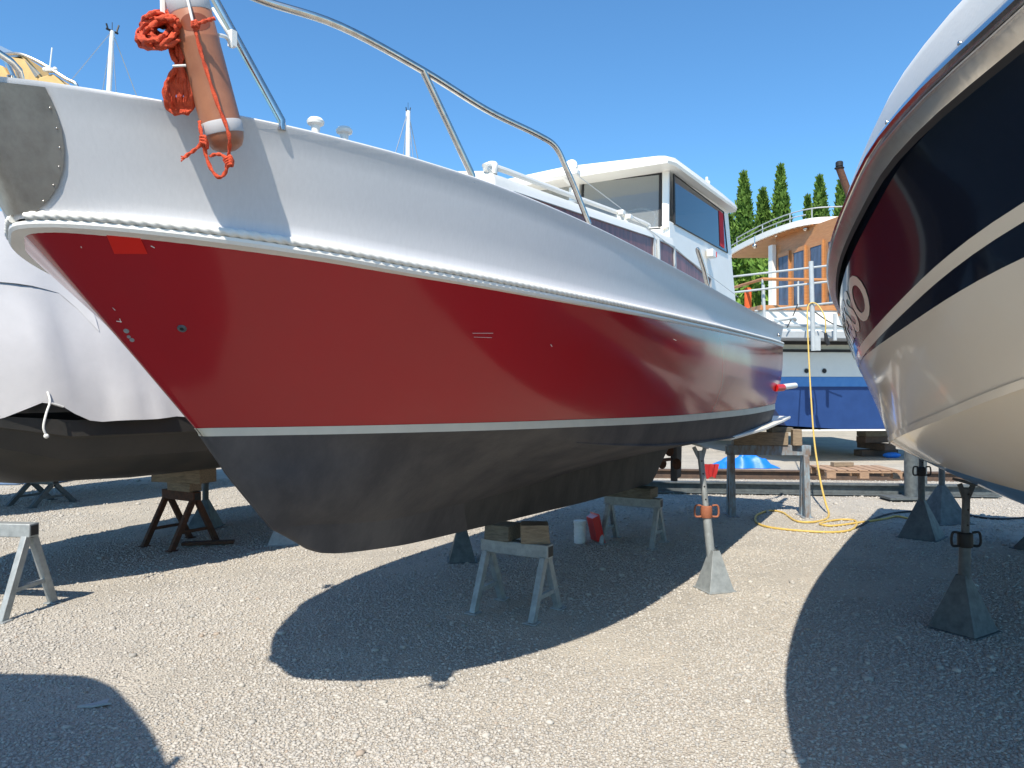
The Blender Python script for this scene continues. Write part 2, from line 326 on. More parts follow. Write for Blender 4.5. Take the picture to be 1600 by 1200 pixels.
def red_boat():
    root = empty('cabin_cruiser', KB, RZ, 'red and white cabin cruiser with black bottom, propped on trestles in the middle', 'boat')
    sh, ru, wl, w2, ch, ga, ke = [resample(t, US) for t in (SHEER, RUB, WL, WL2, CHINE, GARB, KEEL)]
    m = MB(); both(m, [mixrow(ru, wl, t, .035) for t in (0, .12, .25, .38, .5, .62, .75, .88, 1)])
    sec = [mixrow(ru, wl, t, .035)[-1] for t in (0, .25, .5, .75, 1)]
    m.add([L(*p) for p in sec]+[L(p[0], -p[1], p[2]) for p in sec[::-1]], [tuple(range(10))])
    top = m.build('topsides', 'red', root, smooth=50)
    m = MB(); off = lambda row, d: [Vector((p.x, p.y+d, p.z)) for p in row]
    both(m, [off(wl, .003), off(w2, .003)]); m.bar(L(4.553, -1.0, 1.385), L(4.553, 1.0, 1.385), .006, .05)
    m.build('boot_stripe', 'cream_stripe', root)
    m = MB(); rows = [mixrow(w2, ch, t) for t in (0, .35, .7, 1)]+[mixrow(ch, ga, t, -.035, -.075) for t in (.12, .25, .4, .55, .7, .82, .91, .96)]+[ga]
    krows = [ga, mixrow(ga, ke, .15), mixrow(ga, ke, .5), ke, [Vector((p.x, 0, p.z-.004)) for p in ke]]; kc = 26
    both(m, rows); both(m, [q[:kc+1] for q in krows]); sec = [q[-1] for q in rows]
    m.add([L(*p) for p in sec]+[L(p[0], -p[1], p[2]) for p in sec[::-1]], [tuple(range(2*len(sec)))])
    m.build('bottom', 'black_bottom', root, smooth=30)
    m = MB(); both(m, [q[kc:] for q in krows]); m.build('keel', 'keel_black', root, smooth=24)
    k0 = 30
    m = MB(); both(m, [[p+Vector((0, d*min(1, (i-k0)/12 if i > k0 else 0), h)) for i, p in enumerate(ch)][k0:] for d, h in ((.0, .012), (.012, .004), (.012, -.004), (.0, -.006))]); m.build('chine_strip', 'black_bottom', root, smooth=0)
    # bulwark: cove at the foot, plain side, rounded cap, inner face
    def brow(zf, db):
        return [Vector((r.x+(s_.x-r.x)*zf, max(r.y+(s_.y-r.y)*zf+db*min(1, US[i]*14), 0.), r.z+(s_.z-r.z)*zf)) for i, (s_, r) in enumerate(zip(sh, ru))]
    rows = [brow(.04, .012), brow(.07, -.004), brow(.12, -.016), brow(.20, -.022), brow(.45, -.016), brow(.75, -.006), brow(.93, 0), brow(.965, .007), brow(.985, .007), brow(1.0, .0), brow(1.0, -.018), brow(.985, -.036), brow(.96, -.045), brow(.5, -.06), brow(.02, -.07)]
    m = MB(); both(m, rows); m.build('bulwark', 'bulwark', root, smooth=40)
    m = MB(); m.grid([[L(p.x, p.y, p.z) for p in brow(.06, -.06)], [L(p.x, 0, p.z+.03) for p in brow(.06, -.06)], [L(p.x, -p.y, p.z) for p in brow(.06, -.06)]]); m.build('deck', 'greydeck', root)
    m = MB(); m.box(L(4.53, 0, 2.19), (.05, 2.14, .19)); m.build('transom_top', 'white', root, bevel=.008)
    # moulding: flat strip with a laid rope on top of it
    def offs(row, d, h):
        out = []
        for i, p in enumerate(row):
            t = row[min(i+1, len(row)-1)]-row[max(i-1, 0)]; nn = Vector((-t.y, t.x, 0)).normalized()
            if nn.y < 0: nn = -nn
            if i == 0: nn = Vector((-1, 0, 0))
            out.append(Vector((p.x+nn.x*d, max(p.y+nn.y*d, 0), p.z+h)))
        return out
    m = MB(); prof = [(-.06, -.036), (-.02, -.024), (.006, -.019), (.013, -.008), (.013, .003), (.0, .008), (-.02, .010)]
    both(m, [offs(ru, d, h-.006) for d, h in prof]); m.build('moulding_strip', 'white', root, smooth=30)
    fine = offs(resample(RUB, [i/1300*.995 for i in range(1301)]), .009, .013)
    m = MB()
    for sd in (1, -1):
        pts = [L(p.x, sd*p.y, p.z) for p in fine]
        m.tube(pts[6:], .0150, 12, True, lambda i, a: .72+.34*abs(math.sin(1.5*a-i*.52)))
    m.build('rope_moulding', 'rope_white', root, smooth=60)
    # stem plate
    m = MB(); vs = [0, .15, .3, .45, .6, .75, .88, .97]; lim = [.265, .265, .26, .245, .22, .18, .13, .075]
    def bul(b_, zf, d=.004):
        rr = brow(zf, -.012*(zf < .95)); k = 0
        bs = [p.y for p in rr]; i = next((j for j in range(1, len(bs)) if bs[j] >= b_), len(bs)-1); t = (b_-bs[i-1])/max(bs[i]-bs[i-1], 1e-6); p = rr[i-1].lerp(rr[i], min(max(t, 0), 1))
        return p
    rows = []
    for v, bl in zip(vs, lim):
        row = []
        for k in range(-8, 9):
            b_ = abs(k)/8*bl; p = bul(b_, .955-v*.93); row.append(L(p.x-.006, (p.y+.004)*(1 if k >= 0 else -1), p.z))
        rows.append(row)
    m.grid(rows)
    pl = m.build('stem_plate', 'plate', root, smooth=60)
    for v, bl in list(zip(vs, lim))[1:-1]:
        p = bul(bl-.012, .955-v*.93); m = MB(); m.sphere(L(p.x-.007, p.y+.004, p.z), .0032, 8, 5); m.build('screw', 'steel', pl)
    # cap bead over the plate, white
    bvh = BVHTree.FromPolygons([root.matrix_basis @ Vector(v.co) for v in top.data.vertices], [p.vertices[:] for p in top.data.polygons])
    def cast(px, py, d=.003):
        o_ = Vector((0, 0, EYE)); dr = Vector(((px-800)/F, 1, -(py-YH)/F)).normalized()
        p, nn, _, _ = bvh.ray_cast(o_, dr)
        if p is None:
            print('MISS', px, py); p, nn, _, _ = bvh.find_nearest(o_+dr*2.6)
        if nn.dot(dr) > 0: nn = -nn
        return BOAT_INV @ (p+nn*d), BOAT_INV.to_3x3() @ nn
    m = MB(); m.grid([[cast(163+k*13+j*3.75, 361+k*.7+j*(35-k*.7)/4, .002)[0] for k in range(5)] for j in range(5)]); m.build('hull_patch', 'patch', root, recalc=False, label='brighter red repair patch')
    p, nn = cast(284, 513, .0); rt = nn.to_track_quat('Z', 'Y').to_matrix()
    m = MB(); m.lathe([(.006, .004), (.013, .006), (.016, .003), (.017, -.004)], p, 18, rt); q = m.build('drain_fitting', 'galv_dark', root)
    m = MB(); m.lathe([(.0001, .0045), (.0075, .0045), (.0075, -.004)], p, 12, rt); m.build('drain_hole', 'black', q)
    for a, b, w in (((182, 501), (190, 502), .8), ((187, 497), (189, 503), .7), ((738, 520), (770, 520), .45), ((740, 526), (768, 527), .35), ((176, 480), (180, 484), .5), ((126, 384), (127, 386), .7), ((235, 383), (241, 386), .8), ((249, 372), (251, 374), .8), ((860, 538), (862, 541), 1.0), ((1052, 530), (1056, 532), .8)):
        m = MB(); pa, _ = cast(*a); pb, _ = cast(*b); m.tube([pa, pb], .0012*w*1.6, 5); m.build('paint_chip', 'white', root)
    for px, py, r_ in ((197, 517, 5), (201, 526, 3.4), (206, 531, 4.4)):
        p, nn = cast(px, py, .001); m = MB(); m.lathe([(.0001, .001), (r_*.0019, .0008), (r_*.0020, -.002)], p, 12, nn.to_track_quat('Z', 'Y').to_matrix()); m.build('filler_spot', 'galv', root)
    # ledge along the chine and bathing platform
    m = MB(); m.prism([L(s, .0, 1.15+.03*max(0, s-3)) for s in (4.5, 5.2)]+[L(5.25, .9, 1.21), L(5.2, 1.08, 1.21), L(4.55, 1.10, 1.185), L(3.4, 1.10, 1.14), L(2.0, 1.06, 1.115), L(2.0, .9, 1.11), L(4.5, .8, 1.15)], (0, 0, .03))
    m.build('bathing_platform', 'white', root, bevel=.006)
    m = MB(); m.tube([L(4.15, 1.04, 1.595), L(4.3, 1.10, 1.60), L(5.3, 1.12, 1.63)], .035, 12); q = m.build('outlet_tube', 'white', root)
    m = MB(); m.tube([L(4.13, 1.075, 1.592), L(4.33, 1.125, 1.598)], .042, 12); m.build('tube_end', 'redplastic', q)
    # propeller shaft and rudder
    m = MB(); m.tube([L(3.0, 0, .80), L(3.62, 0, .77)], .02, 8)
    for k in range(3):
        a = k*2.094; c_ = L(3.6, .10*math.sin(a), .77+.10*math.cos(a)); m.sphere(c_, .055, 10, 6, (.25, 1, 1.2))
    m.build('propeller', 'rust', root)
    m = MB(); m.prism([L(3.78, -.015, .50), L(4.12, -.015, .52), L(4.16, -.015, 1.0), L(3.78, -.015, 1.0)], (0, .03, 0)); m.tube([L(3.80, 0, .5), L(3.80, 0, 1.1)], .035, 10); m.build('rudder', 'black_bottom', root, bevel=.005)
    # ---- trunk cabin
    TR = [(-1.78, 2.585), (-.7, 2.665), (.6, 2.765), (.98, 2.795)]
    m = MB(); rows = []
    for s in (-1.95, -1.80, -1.74, -1.2, -.6, 0, .6, 1.05):
        zt = itp(TR, s)-(.42 if s < -1.9 else .03 if s < -1.76 else 0); w = .83-(.05 if s < -1.76 else 0)
        rows.append([L(s, w+.01, 2.0), L(s, w, zt-.05), L(s, w-.012, zt-.018), L(s, w-.05, zt), L(s, w*.55, zt+.045), L(s, 0, zt+.06), L(s, -w*.55, zt+.045), L(s, -w+.05, zt), L(s, -w+.012, zt-.018), L(s, -w, zt-.05), L(s, -w-.01, 2.0)])
    m.grid(rows); m.add(rows[0], [tuple(range(11))]); trunk = m.build('trunk_cabin', 'white', root, smooth=30)
    def window(parent, poly, lat_n, m_='glass_dark', fw=.016, depth=.02, fm='rail_white', nm='window'):
        # poly: corner points in a plane, pane a hair proud of the wall; frame = mitred bars round it
        P = [Vector(p) for p in poly]; nn = Vector(lat_n).normalized(); f_ = MB(); c_ = sum(P, Vector())/len(P)
        ins = [p+(c_-p).normalized()*fw*1.2 for p in P]
        k = len(P); v = [p+nn*depth for p in P]+[p+nn*depth for p in ins]+[p+nn*.001 for p in P]+[p+nn*.001 for p in ins]
        fc = []
        for i in range(k):
            j = (i+1) % k; fc += [(i, j, k+j, k+i), (i, i+2*k, j+2*k, j), (k+i, k+j, 3*k+j, 3*k+i)]
        f_.add(v, fc); fr = f_.build(nm, fm, parent, smooth=0)
        g = MB(); g.add([p+nn*.008 for p in ins], [tuple(range(k))]); g.build('pane', m_, fr, smooth=0)
        return fr
    def wpoly(s0, s1, zb0, zb1, lat, tops=(0, 0)):
        return [L(s0, lat, zb0), L(s1, lat, zb1), L(s1, lat, itp(TR, s1)-.085-tops[1]), L(s0, lat, itp(TR, s0)-.085-tops[0])]
    for sd in (1, -1):
        w = window(trunk, wpoly(-1.62, .50, 2.20, 2.40, sd*.842), (0, -sd, 0), 'trunk_glass')
    m = MB()
    for sd in (1, -1): m.tube(smooth_path([L(-1.71, sd*.79, 2.58), L(-1.69, sd*.79, 2.62), L(-.7, sd*.77, 2.705), L(.55, sd*.76, 2.805), L(.62, sd*.76, 2.78)]), .015, 8); 
    h = m.build('grab_rail', 'white', root)
    m = MB(); m.lathe([(.024, 0), (.028, .02), (.028, .05), (.022, .058), (.001, .06)], L(-1.7, .79, 2.58), 14); m.build('rail_bracket', 'white', h)
    for s in (-.02, .12):
        m = MB(); m.bar(L(s, .79, 2.68), L(s, .77, 2.77), .025, .025); m.box(L(s, .80, 2.755), (.05, .04, .03)); m.build('rail_bracket', 'white', h, bevel=.004)
    # searchlight on the trunk roof
    hp = LB(894, 262, .70); gp = LB(881, 272, .70)
    m = MB(); m.lathe([(.045, 0), (.045, .015), (.018, .025), (.018, .10)], Vector((hp.x, hp.y, hp.z-.22)), 14); sl = m.build('searchlight', 'white', root)
    m = MB(); m.lathe([(.001, -.04), (.022, -.035), (.040, .0), (.044, .028), (.038, .03), (.001, .024)], hp, 18, Matrix.Rotation(R(-75), 3, 'Y')); m.build('lamp_head', 'white', sl)
    m = MB(); m.box(gp, (.06, .20, .035)); m.bar(gp, Vector((hp.x, hp.y, hp.z-.10)), .03, .03); m.build('horn', 'white', sl, bevel=.008)
    # ---- wheelhouse: lower walls, pillars, glazing, roof
    def bl(s, sd, z): return L(s, sd*(.83-.03*(z-2.4)), z)
    m = MB(); base = []
    zs = ((0.90, 2.0), (0.92, 2.86))
    sides = lambda sd: [bl(.92, sd, 1.98), bl(3.42, sd, 1.98), bl(3.13, sd, 2.985), bl(.99, sd, 2.905)]
    for sd in (1, -1): m.prism(sides(sd), (0, sd*.04, 0))
    m.prism([L(.93, -.80, 2.0), L(.93, .80, 2.0), L(.99, .78, 2.865), L(.99, 0, 2.89), L(.99, -.78, 2.865)], (.04, 0, 0))
    m.prism([L(3.40, -.80, 1.98), L(3.40, .80, 1.98), L(3.13, .78, 2.95), L(3.13, -.78, 2.95)], (-.04, 0, 0))
    wh = m.build('wheelhouse', 'white', root, bevel=.006)
    m = MB()
    for sd in (1, -1):
        m.bar(bl(.985, sd, 2.84)-Vector((0, -sd*.03, 0)), bl(1.05, sd, 3.37)-Vector((0, -sd*.03, 0)), .055, .06)
        m.bar(bl(3.06, sd, 2.93)-Vector((0, -sd*.03, 0)), bl(2.93, sd, 3.45)-Vector((0, -sd*.03, 0)), .05, .18)
        m.prism([bl(.99, sd, 3.315), bl(3.0, sd, 3.385), bl(3.0, sd, 3.45), bl(.99, sd, 3.37)], (0, sd*.03, 0))
    m.bar(L(1.0, 0, 2.85), L(1.06, 0, 3.38), .04, .05); m.bar(L(1.045, -.79, 3.345), L(1.045, .79, 3.345), .05, .06)
    m.bar(L(2.95, -.79, 3.42), L(2.95, .79, 3.42), .05, .06); m.build('pillars', 'white', wh, bevel=.008)
    for sd in (1, -1):
        window(wh, [L(1.0, sd*.04, 2.87), L(1.0, sd*.745, 2.845), L(1.055, sd*.735, 3.31), L(1.055, sd*.04, 3.335)], (-1, 0, .12), 'glass', .02, .012, 'black', 'windscreen')
        fr = window(wh, [bl(1.10, sd, 2.90), bl(2.94, sd, 2.965), bl(2.82, sd, 3.365), bl(1.12, sd, 3.31)], (0, -sd, .03), 'glass_dark', .02, .012, 'black', 'side_window')
        cu = MB(); cu.grid([[bl(2.60+.017*k-(.02*(z-3)), sd, z)+Vector((0, -sd*(.012+.004*math.sin(k*2.1)), 0)) for k in range(11)] for z in (2.985, 3.1, 3.22, 3.335)]); cu.build('curtain', 'curtain', fr)
        w2_ = window(wh, [bl(1.06, sd, 2.44), bl(2.2, sd, 2.44), bl(2.2, sd, 2.60), bl(1.06, sd, 2.70)], (0, -sd, .03), 'trunk_glass')
        w3_ = window(wh, [bl(.62, sd, 2.42)+Vector((0, -sd*.012, 0)), bl(1.02, sd, 2.42)+Vector((0, -sd*.012, 0)), bl(1.02, sd, 2.70)+Vector((0, -sd*.012, 0)), bl(.62, sd, 2.69)+Vector((0, -sd*.012, 0))], (0, -sd, .03), 'trunk_glass')
    m = MB(); m.prism([L(3.03, -.76, 2.95), L(3.03, .76, 2.95), L(2.94, .76, 3.42), L(2.94, -.76, 3.42)], (-.02, 0, 0)); m.build('aft_bulkhead', 'white', wh)
    m = MB(); m.box(L(1.9, 0, 2.55), (1.8, 1.3, .06)); m.box(L(1.25, .35, 2.72), (.2, .5, .25)); m.lathe([(.17, 0), (.185, .012), (.17, .024)], L(1.32, .42, 2.98), 24, Matrix.Rotation(R(-60), 3, 'Y')); m.build('dashboard', 'rail_white', wh)
    m = MB(); rows = []
    for s, e in ((.78, .0), (.80, .03), (.90, .05), (1.6, .06), (2.4, .06), (3.02, .04), (3.08, .02), (3.10, .0)):
        zt = itp([(.8, 3.30), (3.05, 3.415)], s); w = .90+ (0 if .85 < s < 3.05 else -.025)
        rows.append([L(s, w-.07, zt), L(s, w-.01, zt), L(s, w, zt+.02), L(s, w-.012, zt+.03+e*.6), L(s, w-.09, zt+.04+e), L(s, 0, zt+.075+e), L(s, -w+.09, zt+.04+e), L(s, -w+.012, zt+.03+e*.6), L(s, -w, zt+.02), L(s, -w+.01, zt), L(s, -w+.07, zt)])
    m.grid(rows, True); m.add(rows[0], [tuple(range(11))]); m.add(rows[-1], [tuple(range(11))]); m.build('roof', 'white', wh, smooth=35)
    m = MB(); m.lathe([(.03, 0), (.03, .03), (.012, .035), (.012, .07), (.001, .072)], L(2.2, .80, 3.49), 12); m.build('roof_lamp', 'white', wh)
    p = LB(1112, 396, .86); m = MB(); m.box(p, (.12, .06, .07)); nl = m.build('navigation_light', 'white', root, bevel=.006)
    m = MB(); m.box(p+Vector((.066, -.014, 0)), (.014, .04, .05)); m.build('lamp_lens', 'redplastic', nl)
    # ---- rails and deck gear
    m = MB()
    for sd in (1, -1):
        P = [L(-3.86, 0, 2.88), L(-3.80, sd*.22, 2.88-.06*(sd < 0))]
        for px, py, lat in ((250, -68, .45), (340, -31, .615), (415, 0, .72), (530, 38, .865), (660, 108, .965), (760, 170, 1.02), (838, 208, 1.06), (868, 228, 1.09), (885, 262, 1.115), (902, 302, 1.14), (921, 350, 1.175)):
            q = LB(px, py, lat); P.append(Vector((q.x-(.58 if sd < 0 and px > 800 else 0), q.y*sd, q.z-(.13 if sd < 0 else 0))))
        m.tube(smooth_path(P, 6), .0135, 10)
    rail = m.build('guard_rail', 'steel', root, smooth=60)
    for sd in (1, -1):
        for (pa, pb) in (((738, 274, 1.02), (660, 108, .965)), ((439, 188, .735), (330, -10, .60))):
            a, b = LB(*pa), LB(*pb); m = MB(); m.tube([Vector((a.x, a.y*sd, a.z-.03)), Vector((a.x, a.y*sd, a.z)), Vector((b.x, b.y*sd, b.z))], .0135, 10); m.build('stanchion', 'steel', rail)
    m = MB(); a = LB(398, 112, .70); b = LB(350, 28, .63); m.tube(smooth_path([LB(338, 52, .70), LB(352, 56, .68), LB(360, 72, .68)]), .006, 8); m.tube(smooth_path([LB(330, 10, .62), LB(345, 35, .65), LB(357, 55, .66)]), .005, 8); m.box(LB(361, 58, .665), (.02, .02, .05)); m.build('rail_hook', 'white', rail)
    m = MB(); m.tube([LB(1107, 452, 1.18), LB(1100, 420, 1.17), LB(1091, 391, 1.16), LB(1090, 388, 1.16), LB(1089.5, 386.5, 1.16)], [.017, .017, .017, .013, .004], 12); m.build('handhold', 'steel', root)
    for px, py in ((492, 190), (537, 204)):
        p = LB(px, py, .74); m = MB(); m.lathe([(.012, -.10), (.014, -.03), (.016, -.012), (.028, -.006), (.030, .004), (.022, .014), (.001, .017)], p, 16); m.build('bollard', 'rope_white', root)
    m = MB(); m.tube([LB(896, 268, .70), LB(1154, 464, 1.05)], .003, 6); m.build('wire_stay', 'wire', root)
    m = MB(); m.box(L(4.2, 1.02, 2.37), (.30, .12, .035)); m.tube(smooth_path([L(4.25, .9, 2.38), L(4.6, 1.1, 2.42), L(4.9, 1.16, 2.46), L(5.0, 1.17, 2.44)]), .022, 8); m.build('stern_cleat', 'white', root)
    p = L(3.9, 1.155, 2.18); m = MB(); m.sphere(p, .02, 10, 6); m.build('bolt_head', 'steel', root)
    return root
BOAT = red_boat()
B2W = BOAT_INV.inverted()

# ------------------------------------------------------------------ fender and rope coil on the bow rail
def rope(m, pts, r=.0055, k=5, n=7):
    P = smooth_path(pts, k); m.tube(P, r, n, True, lambda i, a: 1+.27*math.sin(2*a-i*1.3))
def fender():
    top, bot = point_at(284, -26, 2.13), point_at(356, 236, 2.23); ax = (top-bot); Ln = ax.length; ax.normalize()
    rt = ax.to_track_quat('Z', 'Y').to_matrix()
    root = empty('boat_fender', bot, 0, 'orange brown cylindrical fender with white bands hanging outside the white bow', 'fender')
    r = .0585
    m = MB(); pr = [(.001, 0), (.025, .003), (.044, .014), (.053, .032), (r, .055), (r, .075), (r, Ln-.16)]
    pr += [(r*1.02, Ln-.155), (r*1.02, Ln-.15), (r, Ln-.145), (r, Ln-.02), (.04, Ln), (.001, Ln)]
    m.lathe(pr, (0, 0, 0), 40, rt); m.build('fender_body', 'orange', root, smooth=50)
    for z0, z1 in ((.052, .083), (Ln-.075, Ln-.03)):
        m = MB(); m.lathe([(r*.995, z0-.003), (r*1.022, z0), (r*1.022, z1), (r*.995, z1+.003)], (0, 0, 0), 40, rt); m.build('white_band', 'cover', root)
    # moulded eye hollow near the top, its shade painted as a dark disc
    fw = Vector((.37, -.93, 0)); fw = (fw-ax*fw.dot(ax)).normalized(); sd = ax.cross(fw)
    m = MB(); c = point_at(302, 37, 2.13)-bot; c = ax*c.dot(ax)
    rows = []
    for v in range(7):
        t = v/6
        rows.append([c+ax*(.028*t*math.sin(a)*.9)+(fw*math.cos(.75*t*math.cos(a))+sd*math.sin(.75*t*math.cos(a)))*(r*1.008) for a in [2*math.pi*k/24 for k in range(24)]])
    m.grid(rows, True); m.build('eye_shade_disc', 'recess_shade', root, smooth=60)
    Q = lambda px, py, d=2.0: point_at(px, py, d+.085+.045*min(1, max(0, (py+26)/262)))-bot
    m = MB(); m.tube(smooth_path([Q(286, -22, 1.992), Q(296, 20, 1.985), Q(299, 33, 1.985)]), .004, 7); m.build('pale_cord', 'rope_white', root)
    m = MB()
    rope(m, [Q(301, 31, 1.985), Q(303, 45, 1.985), Q(312, 80, 1.99), Q(322, 112, 1.995), Q(338, 160, 2.0), Q(352, 195, 2.005), Q(357, 215, 2.01), Q(357, 232, 2.03), Q(355, 250, 2.05)], .0052)
    for k in range(3): rope(m, [Q(297, 33+k*3, 1.98), Q(303, 30+k*3, 1.976), Q(308, 35+k*2, 1.98), Q(302, 39+k*2, 1.985)], .0045)
    rope(m, [Q(305, 35, 1.978), Q(315, 31, 1.975), Q(325, 28, 1.98), Q(333, 26, 1.99)], .0052)
    rope(m, [Q(310, 188, 2.04), Q(312, 203, 2.03), Q(316, 220, 2.03), Q(320, 240, 2.04), Q(328, 262, 2.04), Q(340, 276, 2.04), Q(350, 270, 2.04), Q(355, 255, 2.04)], .0052)
    for k in range(4): rope(m, [Q(348+k*2, 250+k*3, 2.03), Q(358, 243+k*4, 2.02), Q(362, 252+k*2, 2.03), Q(352, 262-k*2, 2.045)], .0046)
    rope(m, [Q(356, 250, 2.03), Q(345, 241, 2.03), Q(335, 240, 2.03), Q(327, 243, 2.04)], .0048)
    for k in range(3): rope(m, [Q(311, 213+k*4, 2.03), Q(318, 212+k*5, 2.02), Q(322, 224+k*3, 2.03), Q(313, 226, 2.04)], .0046)
    rope(m, [Q(314, 222, 2.03), Q(304, 232, 2.03), Q(294, 239, 2.03), Q(285, 246, 2.03)], .0050)
    for a in (-8, 0, 8): rope(m, [Q(289, 243, 2.03), Q(284, 246+a*.3, 2.03), Q(281, 247+a*.5, 2.03)], .002)
    m.build('lashing_rope', 'orange_rope', root, smooth=60)
M['recess_shade'] = mat('fender_recess_shade', (.24, .060, .024), .5)  # darker orange painted for the shade inside the hollow eye
fender()
def coil():
    root = empty('rope_coil', point_at(265, 160, 2.25), 0, 'bundle of bright orange rope tied to the bow rail beside the fender', 'rope', None); o = root.location
    rg = random.Random(4); m = MB(); Q = lambda px, py, d: point_at(px, py, d-.01)-o
    for k in range(34):
        cx, cy = 246+rg.uniform(-7, 14), 44+rg.uniform(-7, 7); rx, ry = rg.uniform(20, 31), rg.uniform(10, 25); ph = rg.uniform(0, 6.28); d0 = 2.17+rg.uniform(-.045, .045); tl = rg.uniform(-.6, .6)
        pts = []
        for j in range(13):
            a = j/12*2*math.pi+ph; x, y = rx*math.cos(a), ry*math.sin(a); pts.append(Q(cx+x*math.cos(tl)-y*math.sin(tl), cy+x*math.sin(tl)+y*math.cos(tl), d0+.04*math.sin(a*2+k)))
        rope(m, pts, .0068, 4)
    for k in range(14):
        rg_ = rg.uniform; x0 = 266+k*1.6
        rope(m, [Q(x0-6, 62, 2.16+rg_(-.02, .02)), Q(x0+1, 85, 2.16+rg_(-.02, .02)), Q(273+k*.8, 101, 2.16+rg_(-.015, .015)), Q(258+k*3.1+rg_(-2, 2), 128, 2.17), Q(255+k*3.4+rg_(-3, 3), 148, 2.18), Q(261+k*2.8, 168, 2.2), Q(272+k*1.3, 176, 2.2)], .0064, 4)
    rope(m, [Q(276, 100, 2.15), Q(262, 118, 2.15), Q(257, 135, 2.15), Q(262, 155, 2.17), Q(270, 170, 2.2)], .0056)
    m.build('coiled_rope', 'orange_rope', root, smooth=60)
    m = MB(); m.tube([Q(268, 101, 2.12), Q(276, 100.5, 2.118), Q(288, 100, 2.13)], .0036, 7); m.build('white_tie', 'rope_white', root)
    m = MB(); m.tube([Q(252, -20, 2.15), Q(253, 20, 2.16)], .010, 8); m.build('hanging_cord', 'rope_white', root)
coil()

# ------------------------------------------------------------------ trestles, blocks, jack stands
def trestle(p0, p1, h, name='trestle', m_='galv', spread=.42, label='', group=None, cw=.09, ch_=.095, leg=.055, gap=.0):
    p0, p1 = Vector((*p0, 0)), Vector((*p1, 0)); d = (p1-p0); Ln = d.length; d.normalize()
    root = empty(name, (p0+p1)/2, math.atan2(d.y, d.x), label, 'trestle', group)
    m = MB(); m.box((0, 0, h-ch_/2), (Ln, cw, ch_)); b = m.build('beam', m_, root, bevel=.006)
    for sd in (1, -1):
        m = MB(); m.box((sd*(Ln/2+.0015), 0, h-ch_/2), (.004, cw*.72, ch_*.72)); m.build('open_end', 'black', b)
    for e in (-1, 1):
        x = e*(Ln/2-leg*.7-gap)
        for sd in (-1, 1):
            m = MB(); m.bar((x, sd*cw*.30, h-ch_+.002), (x, sd*spread/2, .0), leg, leg*.8, (1, 0, 0)); m.box((x, sd*spread/2, .006), (leg*1.7, leg*1.7, .010)); m.build('leg', m_, root, bevel=.004)
        m = MB(); z = h*.30; y = spread/2*(1-z/(h-ch_))+.01; m.bar((x, -y, z), (x, y, z), leg*.5, leg*.5); m.build('brace', m_, root)
    return root
n2 = Vector((A.y, -A.x))
def pt(c, k): return (c[0]+n2.x*k, c[1]+n2.y*k)
trestle((-3.36, 5.19), (-4.2, 5.30), .625, label='pale galvanised trestle standing alone in the sun at the left edge', spread=.46)
trestle(pt((.03, 5.22), -.27), pt((.03, 5.22), .27), .495, m_='galv', label='galvanised trestle under the forward end of the red boat keel', spread=.40)
trestle(pt((1.24, 7.55), -.30), pt((1.24, 7.55), .30), .475, m_='galv', label='grey trestle under the aft end of the red boat keel, red tray leaning on it', spread=.40)
trestle((2.69, 9.26), (3.70, 9.16), .885, name='tall_trestle', m_='peeled', label='tall trestle with peeling blue paint under the stern of the red boat', spread=.20, leg=.085, cw=.13, ch_=.125)
trestle((-3.58, 7.62), (-3.14, 7.36), .55, name='rusty_trestle', m_='rust', label='rusty brown trestle with wooden blocks under the black bottomed covered boat', spread=.52)
trestle((-6.75, 10.3), (-6.25, 10.1), .37, name='low_trestle', m_='galv_dark', label='low dark trestle beneath the far left end of the covered boat', spread=.62, leg=.06)
def block(c, size, rz, label, m_='wood', tilt=0.):
    m = MB(); rg = random.Random(hash(label) % 999); m.box((0, 0, size[2]/2), size)
    m.v = [(x+rg.uniform(-.006, .006), y+rg.uniform(-.006, .006), z) for x, y, z in m.v]
    o = m.build('wood_block', m_, bevel=.006, label=label, cat='block'); o.location = c; o.rotation_euler = (0, tilt, rz); return o
ra = math.atan2(n2.y, n2.x)
block((-.06, 5.30, .495), (.20, .20, .11), ra, 'dark wooden block on the galvanised trestle, left of the lighter one under the keel', 'wood_grey')
block((.16, 5.19, .495), (.20, .17, .13), ra+.5, 'lighter angled wooden block on the galvanised trestle under the keel')
block((1.22, 7.57, .475), (.50, .22, .105), ra, 'wide weathered plank block on the grey trestle under the aft keel', 'wood_grey')
block((-3.32, 7.47, .55), (.36, .14, .085), -.53, 'short pale timber lying directly on the rusty trestle')
block((-3.34, 7.50, .635), (.60, .24, .15), -.30, 'thick cracked timber on top of the rusty trestle under the covered boat')
block((3.10, 9.22, .885), (.66, .16, .16), -.12, 'long pale timber on the tall peeling trestle')
block((3.52, 9.12, .885), (.11, .14, .20), -.12, 'upright wooden wedge at the right end of the tall trestle')
block((3.35, 9.22, 1.045), (.30, .14, .06), .2, 'thin plank between the long timber and the bathing platform', 'wood_grey')

